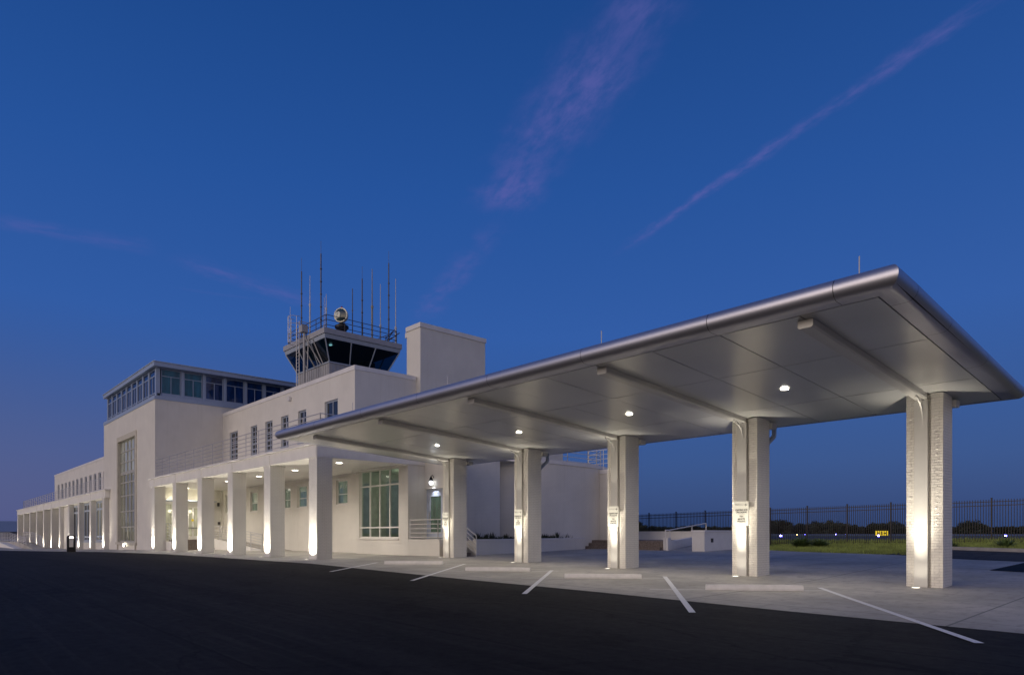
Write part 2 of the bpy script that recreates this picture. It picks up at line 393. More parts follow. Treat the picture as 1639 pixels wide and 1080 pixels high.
# ------------------------------------------------------------------ ground heights (the site falls gently to the road and to the left)
ZX = ([-400,-150,-109,-78,-60,-31,-26.9,-21.5,-16.3,-11.2,-6.1,0,20],[-1.2,-.95,-.8,-.35,-.12,0,.02,-.05,-.11,-.15,-.21,-.25,-.3])
RX = ([-60,-30,-21,-16,-9,0,20],[.2,.32,.5,.62,.85,1.05,1.2])
def gz(x, y):
    zx = ip(x, *ZX)
    if y < 20: return zx+.016*(max(y, 5)-15)
    t = min((y-20)/22.7, 1)
    z = zx+.08+t*ip(x, *RX)
    if y > 42.7:
        s = min((y-42.7)/100, 1); z = z*(1-s)+s*.8
    return z
def arange(a, b, s):
    out = []; x = a
    while x < b-1e-6: out.append(x); x += s
    return out+[b]
def sheet(name, xs, ts, yfun, mat, off):
    vs = []; fs = []
    for x in xs:
        y0, y1 = yfun(x)
        for t in ts:
            y = y0+(y1-y0)*t; vs.append((x, y, gz(x, y)+off))
    n = len(ts)
    for i in range(len(xs)-1):
        for j in range(n-1): fs.append((i*n+j, (i+1)*n+j, (i+1)*n+j+1, i*n+j+1))
    return kind(MB().add(vs, fs).build(name, mat), 'structure')
gx = [-2500,-1500,-900,-600,-400,-300,-220]+arange(-160, 30, 2)+[60,120,250,500,900,1500,2500]
gy = [-2500,-1200,-600,-300,-120,-60,-20,0,5,10]+arange(12, 48, 1.5)+arange(50, 150, 8)+[180,250,350,500,800,1300,2500]
vs = [(x, y, gz(x, y)-(.06 if y < 31 else .02)) for x in gx for y in gy]; n = len(gy)
kind(MB().add(vs, [(i*n+j, (i+1)*n+j, (i+1)*n+j+1, i*n+j+1) for i in range(len(gx)-1) for j in range(n-1)]).build('ground', M['ground']), 'structure')
RE = ([-400,-150,-100,-75,-60,-52,-46,-31,5,40],[7,8,9,10.2,11.9,12.9,13.2,13.1,12.85,12.6])
road_e = lambda x: ip(x, *RE)
PE = ([-60,-31,-30.9,-25,-22,-17.25,-14.3,-9.8,-7.6,-5.2,0,8,40],[30,30,42,41,38.5,34.9,33.4,31.9,30.45,29.8,28.6,27,22])
xs_near = [-400,-300,-220,-180]+arange(-160, 6, 1.)+[12,25,40]
sheet('road', xs_near, [0,.4,.7,.8,.85,.9,.93,.96,.98,1], lambda x: (-60, road_e(x)+.3), M['asphalt'], 0)
sheet('pavement', xs_near, [i/22 for i in range(23)], lambda x: (road_e(x), ip(x, *PE)), M['concrete'], .008)
KE = ([-11,-9.08,-6.14,0,8,40],[37,36.3,35.1,32.8,30,24])
sheet('driveway', arange(-10.5, 6, .5)+[12,25], [0,.25,.5,.75,1], lambda x: (ip(x, *PE)-.05, ip(x, *KE)), M['asphalt_old'], .014)
def drape(name, poly, mat, off, k=3):
    cx = sum(p[0] for p in poly)/len(poly); cy = sum(p[1] for p in poly)/len(poly)
    tris = [((cx, cy), poly[i], poly[(i+1) % len(poly)]) for i in range(len(poly))]
    for _ in range(k):
        nt_ = []
        for a, b, c in tris:
            ab = ((a[0]+b[0])/2, (a[1]+b[1])/2); bc = ((b[0]+c[0])/2, (b[1]+c[1])/2); ca = ((c[0]+a[0])/2, (c[1]+a[1])/2)
            nt_ += [(a, ab, ca), (ab, b, bc), (ca, bc, c), (ab, bc, ca)]
        tris = nt_
    mb = MB()
    for t in tris: mb.quad(*[(p[0], p[1], gz(*p)+off) for p in t])
    return kind(mb.build(name, mat), 'structure')
drape('asphalt_apron', [(-5.39,25.74),(-5.1,29.2),(4,27),(4,23.2)], M['asphalt'], .02)
# kerb by the grass
mb = MB()
kx = arange(-9.2, 6, .6)
for a, b in zip(kx, kx[1:]):
    ya, yb = ip(a, *KE), ip(b, *KE)
    za, zb = gz(a, ya), gz(b, yb)
    mb.hexa([(a,ya,za-.2),(b,yb,zb-.2),(b,yb+.4,zb-.2),(a,ya+.4,za-.2),(a,ya+.05,za+.16),(b,yb+.05,zb+.16),(b,yb+.4,zb+.16),(a,ya+.4,za+.16)])
kind(mb.build('kerb', M['curb']), 'structure')
# taxiway and runway far behind the fence
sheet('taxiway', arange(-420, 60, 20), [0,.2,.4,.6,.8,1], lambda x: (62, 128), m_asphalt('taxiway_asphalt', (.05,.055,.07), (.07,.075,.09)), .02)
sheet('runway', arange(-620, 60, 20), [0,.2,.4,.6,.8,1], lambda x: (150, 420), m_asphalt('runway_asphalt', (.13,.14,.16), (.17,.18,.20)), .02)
# painted stall lines
def stripe(p, q, w):
    d = Vector((q[0]-p[0], q[1]-p[1])); L = d.length; d.normalize(); n_ = Vector((-d.y, d.x))*w/2
    k = max(2, int(L/.5)); mb = MB(); pts = []
    for i in range(k+1):
        c = Vector(p)+d*L*i/k
        pts += [(c.x+n_.x, c.y+n_.y), (c.x-n_.x, c.y-n_.y)]
    v = [(x, y, gz(x, y)+.018) for x, y in pts]
    mb.add(v, [(2*i, 2*i+1, 2*i+3, 2*i+2) for i in range(k)])
    return kind(mb.build('stall_line', M['paint']), 'structure')
SL = [((-22.18,11.47),(-25.44,15.37)), ((-17.04,11.5),(-22.04,17.55)), ((-11.87,11.31),(-16.91,17.5)), ((-7.18,11.36),(-12.38,17.99)), ((-2.51,11.42),(-7.46,17.86))]
for p, q in SL: stripe(p, q, .13)
for p, q in [((-25.44,15.37),(-24.3,15.1)), ((-22.35,16.72),(-21.2,17.75)), ((-19.6,14.5),(-18.95,15.07)), ((-17.1,16.65),(-16.0,17.6)),
             ((-15.3,14.5),(-14.3,15.34)), ((-12.4,16.86),(-11.2,17.95)), ((-10.5,14.2),(-9.28,15.27)), ((-7.42,16.83),(-6.6,17.6))]:
    pass
for p, q in [((-22.35,16.72),(-21.3,17.6)), ((-19.9,14.2),(-18.95,15.07)), ((-17.1,16.65),(-16.4,17.3)),
             ((-15.3,14.45),(-14.3,15.34)), ((-12.4,16.86),(-11.85,17.4)), ((-10.34,14.35),(-9.28,15.27)), ((-7.42,16.83),(-7.0,17.25))]:
    stripe(p, q, .07)

# ------------------------------------------------------------------ terminal building
T = thing('terminal_building', 'long white painted brick terminal with column fronted wings, tall hall and drum shaped end', 'building', (-60, 20, 0))
def wall_y(mb, y, x0, x1, z0, z1, ops, depth):
    """wall face towards -y with rectangular openings and their reveals"""
    X = sorted({x0, x1, *[o[0] for o in ops], *[o[1] for o in ops]}); Z = sorted({z0, z1, *[o[2] for o in ops], *[o[3] for o in ops]})
    for a, b in zip(X, X[1:]):
        for c, d in zip(Z, Z[1:]):
            mx, mz = (a+b)/2, (c+d)/2
            if any(o[0] < mx < o[1] and o[2] < mz < o[3] for o in ops): continue
            mb.quad((a,y,c),(b,y,c),(b,y,d),(a,y,d))
    for a, b, c, d in ops:
        y2 = y+depth
        mb.quad((a,y,c),(a,y2,c),(a,y2,d),(a,y,d)); mb.quad((b,y,c),(b,y,d),(b,y2,d),(b,y2,c))
        mb.quad((a,y,c),(b,y,c),(b,y2,c),(a,y2,c)); mb.quad((a,y,d),(a,y2,d),(b,y2,d),(b,y,d))
def wall_x(mb, x, y0, y1, z0, z1, ops, depth):
    """wall face towards +x with openings (y0, y1, z0, z1)"""
    Y = sorted({y0, y1, *[o[0] for o in ops], *[o[1] for o in ops]}); Z = sorted({z0, z1, *[o[2] for o in ops], *[o[3] for o in ops]})
    for a, b in zip(Y, Y[1:]):
        for c, d in zip(Z, Z[1:]):
            my, mz = (a+b)/2, (c+d)/2
            if any(o[0] < my < o[1] and o[2] < mz < o[3] for o in ops): continue
            mb.quad((x,a,c),(x,b,c),(x,b,d),(x,a,d))
    for a, b, c, d in ops:
        x2 = x-depth
        mb.quad((x,a,c),(x,a,d),(x2,a,d),(x2,a,c)); mb.quad((x,b,c),(x2,b,c),(x2,b,d),(x,b,d))
        mb.quad((x,a,c),(x2,a,c),(x2,b,c),(x,b,c)); mb.quad((x,a,d),(x,b,d),(x2,b,d),(x2,a,d))
def window_y(parent, y, x0, x1, z0, z1, fm, pm, vs_=(), hs=(), w=.07, mw=.045, sill=None, d=.06, name='window'):
    mb = MB()
    mb.box(x0, x0+w, y, y+d, z0, z1); mb.box(x1-w, x1, y, y+d, z0, z1); mb.box(x0+w, x1-w, y, y+d, z0, z0+w); mb.box(x0+w, x1-w, y, y+d, z1-w, z1)
    for v in vs_:
        xx = x0+(x1-x0)*(v if not isinstance(v, tuple) else v[0]); za, zb = (z0+w, z1-w) if not isinstance(v, tuple) else (z0+(z1-z0)*v[1], z0+(z1-z0)*v[2])
        mb.box(xx-mw/2, xx+mw/2, y+.004, y+d-.004, za, zb)
    for h in hs: zz = z0+(z1-z0)*h; mb.box(x0+w, x1-w, y+.007, y+d-.007, zz-mw/2, zz+mw/2)
    if sill: mb.box(x0-.06, x1+.06, y-sill, y+.02, z0-.08, z0-.003)
    o = mb.build(name, fm, parent)
    MB().quad((x0+w*.5,y+d*.6,z0+w*.5),(x1-w*.5,y+d*.6,z0+w*.5),(x1-w*.5,y+d*.6,z1-w*.5),(x0+w*.5,y+d*.6,z1-w*.5)).build('pane', pm, o)
    return o
def window_x(parent, x, y0, y1, z0, z1, fm, pm, vs_=(), hs=(), w=.07, mw=.045, d=.06, name='window'):
    mb = MB()
    mb.box(x-d, x, y0, y0+w, z0, z1); mb.box(x-d, x, y1-w, y1, z0, z1); mb.box(x-d, x, y0+w, y1-w, z0, z0+w); mb.box(x-d, x, y0+w, y1-w, z1-w, z1)
    for v in vs_:
        yy = y0+(y1-y0)*(v if not isinstance(v, tuple) else v[0]); za, zb = (z0+w, z1-w) if not isinstance(v, tuple) else (z0+(z1-z0)*v[1], z0+(z1-z0)*v[2])
        mb.box(x-d+.004, x-.004, yy-mw/2, yy+mw/2, za, zb)
    for h in hs: zz = z0+(z1-z0)*h; mb.box(x-d+.007, x-.007, y0+w, y1-w, zz-mw/2, zz+mw/2)
    o = mb.build(name, fm, parent)
    MB().quad((x-d*.6,y0+w*.5,z0+w*.5),(x-d*.6,y1-w*.5,z0+w*.5),(x-d*.6,y1-w*.5,z1-w*.5),(x-d*.6,y0+w*.5,z1-w*.5)).build('pane', pm, o)
    return o

YU = 20.99; YT = 15.55; XT = -60.57; XL = -79.3
# --- tall hall block
mb = MB()
HW = (-73.2, -66.7, .45, 10.1)
wall_y(mb, YT, XL, XT, -1.5, 12.4, [HW], .35)
wall_x(mb, XT, YT, 34, -1.5, 12.4, [], .2)
mb.quad((XL,YT,-1.5),(XL,YT,12.4),(XL,34,12.4),(XL,34,-1.5)); mb.quad((XL,34,-1.5),(XL,34,12.4),(XT,34,12.4),(XT,34,-1.5))
mb.quad((XL,YT,12.39),(XT,YT,12.39),(XT,34,12.39),(XL,34,12.39))
hall = mb.build('hall_wall', M['brick'], T)
mb = MB(); mb.box(XL-.05, XT+.05, YT-.05, 34, 12.4, 12.72); mb.build('hall_coping', M['frame_blue'], T)
# stone surround, sill table and tall window
mb = MB(); a, b, c, d = HW
mb.box(a-.34, a+.06, YT-.07, YT+.3, c-.0, d+.40); mb.box(b-.06, b+.34, YT-.07, YT+.3, c, d+.40); mb.box(a+.06, b-.06, YT-.07, YT+.3, d-.05, d+.40)
mb.box(a-.45, b+.45, YT-.16, YT+.1, c-.22, c-.003); mb.box(a-.15, a+.05, YT-.10, YT+.1, -1.2, c-.225); mb.box(b-.05, b+.15, YT-.10, YT+.1, -1.2, c-.225)
mb.build('window_surround', M['stone'], T)
hw = window_y(T, YT+.18, a, b, c, 7.0-.0, M['frame_bronze'], M['pane_warm'], vs_=(.2,.4,.6,.8), hs=(.22,.445,.67,.86), w=.16, mw=.12, d=.12)
hw2 = window_y(T, YT+.18, a, b, 7.003, d, M['frame_bronze'], pane_mat('hall_upper_glass', (.20,.20,.19), spec=1., glow=(.42,.42,.36), gs=.32), vs_=(.2,.4,.6,.8), hs=(.33,.66), w=.12, mw=.12, d=.12)  # upper pane: pale sky reflection put into base colour and glow
# clerestory on the hall roof
CY = 15.66; CX = -60.75
edges = [-78.2+(-61.05+78.2)*i/9 for i in range(10)]
cl = MB(); cl.box(-78.3, CX, CY+.1, 33, 12.75, 12.95); cl.box(-78.3, CX-.1, CY+.1, 33, 14.97, 15.06)
cl.box(CX-.32, CX, CY, CY+.32, 12.72, 15.06)
for e in edges[:-1]: cl.box(e-.13, e+.13, CY-.02, CY+.2, 12.72, 15.06)
YS = [16.07, 17.85, 19.6, 21.35, 23.17, 24.89, 26.65, 28.4, 30.15, 31.9]
for e in YS: cl.box(CX-.2, CX+.03, e-.24 if e > 17 else e-.02, e-.02, 12.72, 15.06)
cl.build('clerestory_frame', M['frame_blue'], T)
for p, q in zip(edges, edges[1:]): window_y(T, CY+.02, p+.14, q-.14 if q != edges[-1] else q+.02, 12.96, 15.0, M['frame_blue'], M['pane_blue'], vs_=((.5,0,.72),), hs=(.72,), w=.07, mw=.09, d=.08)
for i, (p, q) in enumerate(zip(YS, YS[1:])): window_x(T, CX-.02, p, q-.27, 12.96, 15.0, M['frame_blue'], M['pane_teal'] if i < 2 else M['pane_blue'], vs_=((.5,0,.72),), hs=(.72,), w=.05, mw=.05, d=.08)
mb = MB(); mb.box(-78.7, -60.12, 15.36, 33.6, 15.065, 15.40); mb.build('clerestory_roof', M['frame_blue'], T)
mb = MB(); mb.box(-78.76, -60.06, 15.30, 33.7, 15.403, 15.46); mb.build('roof_edge', M['frame_grey'], T)

# --- upper storeys
UW = [(-58.9,-57.05,7.55,9.95),(-54.2,-52.92,7.60,9.95),(-51.29,-49.93,7.62,9.95),(-48.38,-47.1,7.70,9.98),(-45.48,-44.19,7.72,10.0),(-41.43,-39.62,7.75,10.08)]
mb = MB(); wall_y(mb, YU, XT, -37.4, 5.0, 11.55, UW, .25); wall_x(mb, -37.4, YU, 40, 5.0, 11.55, [], .2)
mb.quad((XT,40,5),(-37.4,40,5),(-37.4,40,11.55),(XT,40,11.55)); mb.quad((XT,YU,11.5),(-37.4,YU,11.5),(-37.4,40,11.5),(XT,40,11.5))
mb.build('upper_wall', M['brick'], T)
mb = MB(); mb.box(XT+.06, -37.36, YU-.04, YU+.3, 11.55, 11.83); mb.box(-37.7, -37.36, YU+.3, 25.55, 11.55, 11.83); mb.build('upper_coping', M['coping'], T)
for i, (p, q, r, s_) in enumerate(UW): window_y(T, YU+.13, p, q, r, s_, M['frame_grey'], M['pane'], vs_=(.5,), hs=(.2,.4,.6,.8) if i < 3 else (.3,), w=.1, mw=.07, sill=.16)
MB().box(-46.9,-46.6,20.8,20.98,10.95,11.22).build('roof_drain', M['coping'], T)
LW = [(x-.85, x+.95, 7.40, 9.98) for x in (-143.2,-139.5,-136.1,-132.8,-129.4,-126.1,-122.8,-119.4,-116.1,-112.9,-109.8)]
LW += [(x-.85, x+.95, 7.40, 9.98) for x in (-106.6,-103.3)]
mb = MB(); wall_y(mb, YU, -147.3, XL, 4.2, 11.7, LW, .3); wall_x(mb, -147.3, YU, 40, 4, 11.7, [], .2)
mb.quad((-147.3,YU,11.65),(XL,YU,11.65),(XL,40,11.65),(-147.3,40,11.65)); mb.quad((-147.3,YU,4),(-147.3,40,4),(-147.3,40,11.7),(-147.3,YU,11.7))
mb.build('upper_wall', M['brick'], T)
mb = MB(); mb.box(-147.4, XL-.05, YU-.05, YU+.3, 11.7, 11.98); mb.build('upper_coping', M['coping'], T)
for p, q, r, s_ in LW: window_y(T, YU+.15, p, q, r, s_, M['frame_grey'], M['pane'], vs_=(.5,), hs=(.3,.65), w=.14, mw=.1, sill=.1)

# --- right colonnade
CW = .87; CD = .83; ZC = 5.07
TC = [-60.0, -54.33, -48.6, -42.86, -37.18, -31.57]
colmesh = None
def column(x, z0, z1, y=15.14, d=CD):
    """brick pier with a few real course lines and a thin cap"""
    mb = MB(); mb.box(x, x+CW, y, y+d, z0, z1-.06); mb.box(x-.02, x+CW+.02, y-.02, y+d+.02, z1-.06, z1-.002)
    return mb.build('column', M['brick_rough'], T)
for x in TC: column(x, -1, ZC)
mb = MB(); mb.box(XT+.003, -30.66, 15.13, 21.62, ZC, 5.70); mb.build('colonnade_roof', M['render'], T)
mb = MB(); mb.box(XT-.25, -30.56, 15.02, 15.6, 5.703, 5.80); mb.box(-30.9, -30.56, 15.6, 21.54, 5.703, 5.80); mb.build('balcony_ledge', M['coping'], T)
for x in TC: MB().box(x+.02, x+CW-.02, 15.095, 15.128, ZC+.003, 5.66).build('fascia_pilaster', M['render'], T)
# inner wall behind it
IW = [(-59.9,-58.9,3.05,4.65),(-54.3,-52.85,3.06,4.63),(-48.0,-46.75,3.10,4.64),(-45.6,-44.1,3.12,4.68),(-39.83,-38.34,3.16,4.74)]
mb = MB(); wall_y(mb, YU, XT, -36.35, -1, 5.07, IW, .22); mb.build('inner_wall', M['brick'], T)
mb = MB(); mb.box(XT, XT+.14, 20.75, 20.985, -1, 5.06); mb.build('wall_pilaster', M['brick'], T)
mb = MB(); mb.box(XT+.05, -36.4, 20.9, 20.985, 4.98, 5.067); mb.box(-36.4,-30.75,20.2,20.48,5.02,5.068); mb.build('ceiling_trim', M['render'], T)
for p, q, r, s_ in IW: window_y(T, YU+.10, p, q, r, s_, M['frame_white'], M['pane_green'], hs=(.42,), w=.09, mw=.05, sill=.14)
for p, q, r, s_ in IW: MB().box(p-.08, q+.08, YU-.035, YU-.002, s_+.005, s_+.11).build('window_header', M['frame_white'], T)
# bay with the big glazed window
BW = (-35.99, -31.66, 1.02, 5.02); BY = 20.49
mb = MB(); wall_y(mb, BY, -36.35, -30.72, -1, 5.065, [BW], .25); wall_x(mb, -30.72, BY, 21.6, -1, 5.065, [], .2)
mb.quad((-36.35,BY,-1),(-36.35,BY,5.065),(-36.35,21.1,5.065),(-36.35,21.1,-1)); mb.build('bay_wall', M['brick'], T)
bw = MB(); a, b, c, d = BW; y = BY+.10
for i in range(5): xx = a+(b-a)*i/4; xx = min(max(xx, a+.04), b-.04); bw.box(xx-.04, xx+.04, y, y+.09, c, d)
for zz in (c+.04, c+.62, 4.08, d-.04): bw.box(a+.003, b-.003, y+.006, y+.084, zz-.04, zz+.04)
bw.box(a-.06, b+.06, BY-.06, BY+.1, c-.07, c-.003)
bwo = bw.build('window', M['frame_white'], T)
MB().quad((a,y+.05,c),(b,y+.05,c),(b,y+.05,d),(a,y+.05,d)).build('pane', M['glass'], bwo)
mb = MB(); X0, X1, Y0, Y1, Z0, Z1 = a-.3, b+.6, BY+.26, 26, .9, 5.04
mb.quad((X0,Y0,Z0),(X1,Y0,Z0),(X1,Y1,Z0),(X0,Y1,Z0)); mb.quad((X0,Y0,Z1),(X0,Y1,Z1),(X1,Y1,Z1),(X1,Y0,Z1)); mb.quad((X0,Y1,Z0),(X1,Y1,Z0),(X1,Y1,Z1),(X0,Y1,Z1))
mb.quad((X0,Y0,Z0),(X0,Y1,Z0),(X0,Y1,Z1),(X0,Y0,Z1)); mb.quad((X1,Y0,Z0),(X1,Y0,Z1),(X1,Y1,Z1),(X1,Y1,Z0))
mb.box(-34.6,-34.1,23.2,23.7,Z0,Z1); mb.box(-33.2,-32.0,24.6,25.9,Z0,2.0)
mb.build('interior_room', M['interior'], T)
lamp('POINT', (-33.6, 22.4, 4.6), 36, (.96, 1, .82), .2, parent=T, name='interior_lamp')
# ground floor running back, side wall, drum, rear wall
mb = MB(); DOP = (-30.70, -29.05, 1.0, 3.75)
wall_y(mb, 21.6, -30.72, -28.6, -1, 5.5, [DOP], .3); wall_x(mb, -28.6, 21.6, 25.32, -1, 5.5, [], .2)
mb.quad((-37.4,21.3,5.5),(-28.6,21.3,5.5),(-28.6,36,5.5),(-37.4,36,5.5)); mb.quad((-28.6,25.32,-1),(-34,25.32,-1),(-34,25.32,5.5),(-28.6,25.32,5.5))
mb.build('end_wall', M['brick'], T)
mb = MB(); mb.box(-30.7, -28.55, 21.55, 21.9, 5.503, 5.75); mb.box(-28.9, -28.55, 21.9, 25.35, 5.503, 5.75); mb.build('end_coping', M['coping'], T)
DC = (-34.0, 31.2, 0)
def drum_pt(a, off=0.):
    c, n = math.cos(a), math.sin(a); e = 2/2.7
    return (DC[0]+(5.75+off)*math.copysign(abs(c)**e, c), DC[1]+(6.15+off)*math.copysign(abs(n)**e, n))
def drum_ring(prof, n=96):
    vs = [(*drum_pt(2*PI*k/n, o), z) for o, z in prof for k in range(n)]
    return MB().add(vs, [(i*n+k, i*n+(k+1)%n, (i+1)*n+(k+1)%n, (i+1)*n+k) for i in range(len(prof)-1) for k in range(n)])
drum_ring([(0,-1),(0,5.55)]).build('drum_wall', M['brick'], T, smooth=True)
drum_ring([(-.2,5.53),(.05,5.53),(.05,5.76),(-.25,5.76),(-.25,5.53)]).build('drum_coping', M['coping'], T, smooth=True)
drum_ring([(-.1,5.60),(-5,5.62)]).build('drum_roof', M['roofing'], T)
mb = MB(); mb.box(-30, -26.9, 34.0, 35.0, -1, 5.2); mb.build('rear_wall', M['brick'], T)
mb = MB(); mb.box(-30, -26.85, 33.95, 35.05, 5.203, 5.48); mb.build('rear_coping', M['coping'], T)
mb = MB()
for i in range(7): mb.box(-27.75, -26.95, 33.955, 33.998, 3.75+i*.13, 3.82+i*.13)
mb.build('vent_louvre', M['black'], T)
def railing(mb, pts, h, nr, sp, r=.022, pr=.026, bot=.15, cap=True):
    for (p, q) in zip(pts, pts[1:]):
        p = Vector(p); q = Vector(q); L = (q-p).length; k = max(1, round(L/sp))
        for i in range(nr):
            z = bot+(h-bot)*i/(nr-1); up = Vector((0,0,z)); mb.tube(p+up, q+up, r if i < nr-1 else r*1.25, 6)
        for i in range(k+1): c = p+(q-p)*i/k; mb.tube(c, c+Vector((0,0,h)), pr, 6)
    return mb
mb = MB(); a0, a1 = -2.2, 1.3
pts = [(*drum_pt(a0+(a1-a0)*i/16, -.3), 5.7) for i in range(17)]
railing(mb, pts, 1.25, 5, 1.9, .02, .024); railing(mb, [(-29.6,34.2,5.45),(-27.05,34.2,5.45)], 1.35, 5, 1.2, .02, .024)
mb.build('drum_railing', M['rail_white'], T)
# balcony railings
mb = MB(); railing(mb, [(-60.3,15.5,5.8),(-31.05,15.5,5.8),(-31.05,20.9,5.8)], 1.5, 6, 1.93, .02, .026, .25); mb.build('balcony_railing', M['steel'], T)
mb = MB(); railing(mb, [(-140.5,15.6,5.33),(-77.6,15.6,5.72)], 1.4, 6, 2.1, .028, .032, .25); railing(mb, [(-140.5,15.6,5.33),(-140.5,20.9,5.33)], 1.4, 6, 2.1, .028, .032, .25)
mb.build('balcony_railing', M['steel'], T)
MB().box(XT+.2, -37.75, YU+.35, 25.5, 11.52, 11.56).build('added_dark_roofing', M['roof_dark'], T); MB().box(XT+.2, -38.7, 25.5, 39, 11.52, 11.56).build('added_dark_roofing', M['roof_dark'], T)  # dark slabs added out of view so the cab glass reflects black
# penthouse
mb = MB(); mb.box(-38.58, -36.96, 25.63, 31.3, 5, 15.08); mb.build('penthouse_wall', M['brick'], T)
mb = MB(); mb.box(-38.64, -36.90, 25.57, 31.36, 15.083, 15.39); mb.build('penthouse_coping', M['coping'], T)
mb = MB(); mb.box(-38.9, -38.65, 25.7, 25.95, 14.75, 15.1); mb.build('roof_drain', M['coping'], T)
# --- left colonnade
LC = [-144.35,-136.75,-129.63,-122.59,-116.04,-109.43,-103.03,-96.74,-90.71,-84.27,-78.0]
zl = lambda x: 4.88+(4.47-4.88)*(-76.2-x)/67.3
for i, x in enumerate(LC): column(x, -2, zl(x)+.01, d=.83 if i < 6 else .5)
def slab(mb, x0, x1, y0, y1, b0, b1, t0, t1):
    mb.hexa([(x0,y0,b0),(x1,y0,b1),(x1,y1,b1),(x0,y1,b0),(x0,y0,t0),(x1,y0,t1),(x1,y1,t1),(x0,y1,t0)])
mb = MB(); slab(mb, -144.6, XL+.003, 15.13, 21.0, 4.47, 4.86, 5.22, 5.60); slab(mb, XL+.003, -76.6, 15.13, 15.54, 4.862, 4.88, 5.602, 5.62); mb.build('colonnade_roof', M['render'], T)
mb = MB(); slab(mb, -144.8, -76.3, 15.0, 15.5, 5.225, 5.628, 5.33, 5.73); mb.build('balcony_ledge', M['coping'], T)
for x in LC: MB().box(x+.03, x+CW-.03, 15.10, 15.128, zl(x)+.02, zl(x)+.74).build('fascia_pilaster', M['render'], T)
mb = MB()
TW = [(-96.2,-91.2,.30,4.62),(-89.8,-84.8,.36,4.70),(-83.3,-78.5,.42,4.74)]
wall_y(mb, 15.55, -103, XL, -2, 4.9, TW, .2); wall_y(mb, 19.5, -143, -103, -2, 4.7, [], .2); mb.quad((-103,15.55,-2),(-103,19.5,-2),(-103,19.5,4.7),(-103,15.55,4.7))
mb.build('inner_wall', M['brick'], T)
for i, (p, q, r, s_) in enumerate(TW): window_y(T, 15.62, p, q, r, s_, M['frame_grey'], M['pane_warm'] if i == 2 else M['pane'], vs_=(.33,.66), hs=(.12,.80), w=.22, mw=.2, sill=.2, d=.1)
# --- entrance in the side of the hall, under the colonnade: glazed screens, doors, landing and steps
zf = .78
mb = MB(); mb.box(XT+.003, XT+.10, 16.1, 20.3, 3.98, 4.10); mb.box(XT+.10, XT+.6, 16.1, 20.3, 4.0, 4.07); mb.build('entry_header', M['frame_grey'], T)
sc = MB()
for yy in (16.2,16.85,17.45,18.02,19.0,19.55,20.1): sc.box(XT+.003, XT+.09, yy-.05, yy+.05, zf, 3.97)
sc.box(XT+.004, XT+.085, 16.25, 20.05, 3.72, 3.97); sc.build('entry_screen', M['frame_white'], T)
mb = MB(); mb.quad((XT+.03,16.2,zf),(XT+.03,18.0,zf),(XT+.03,18.0,3.72),(XT+.03,16.2,3.72)); mb.quad((XT+.03,19.0,zf),(XT+.03,20.1,zf),(XT+.03,20.1,3.72),(XT+.03,19.0,3.72)); mb.build('screen_pane', M['entry_glass'], T)
dr = MB(); dr.box(XT+.02, XT+.08, 18.08, 18.16, zf, 3.7); dr.box(XT+.02, XT+.08, 18.86, 18.95, zf, 3.7); dr.box(XT+.02, XT+.08, 18.16, 18.86, zf, zf+.28); dr.box(XT+.02, XT+.08, 18.16, 18.86, 3.45, 3.7)
dr.box(XT+.03, XT+.075, 18.42, 18.55, zf+.28, 3.45)
dro = dr.build('entry_door', M['frame_white'], T)
MB().quad((XT+.05,18.1,zf+.2),(XT+.05,18.9,zf+.2),(XT+.05,18.9,3.5),(XT+.05,18.1,3.5)).build('pane', M['entry_glass'], dro)
MB().box(XT+.085, XT+.15, 18.1, 18.9, 1.72, 1.79).build('push_bar', M['dark_steel'], dro)
MB().add([(XT+.082, 18.45+.11*math.cos(k*PI/8), 2.42+.11*math.sin(k*PI/8)) for k in range(16)], [tuple(range(16))]).build('sticker', M['yellow_dot'], dro)
mb = MB(); mb.box(XT+.003, -58.6, 16.6, 20.985, -.6, zf)
for i in range(4): mb.box(-58.6+.32*i, -58.6+.32*(i+1), 17.1, 19.2, -.6, zf-.17*(i+1)+.0)
mb.build('entry_steps', M['step'], T)
mb = MB(); mb.box(XT+.003, -57.7, 15.98, 16.55, -.8, .62); mb.build('stair_cheek_wall', M['render'], T)
# ramp down to the pavement along the inner wall
mb = MB(); mb.prism([(-58.6,-.5),(-46.5,-.5),(-46.5,.06),(-58.6,zf)], 19.35, 20.98); mb.build('entry_ramp', M['concrete'], T)
mb = MB(); mb.prism([(-58.6,-.5),(-47.5,-.5),(-47.5,.10),(-58.6,zf+.14)], 19.2, 19.345); mb.build('ramp_kerb', M['render'], T)
mb = MB(); mb.box(XT+.003,XT+.10,20.50,20.68,3.66,3.98); mb.box(XT+.003,XT+.10,20.55,20.75,2.06,2.30); mb.box(XT+.003,XT+.08,19.9,20.05,2.85,3.05); mb.build('alarm_box', M['dark_steel'], T)
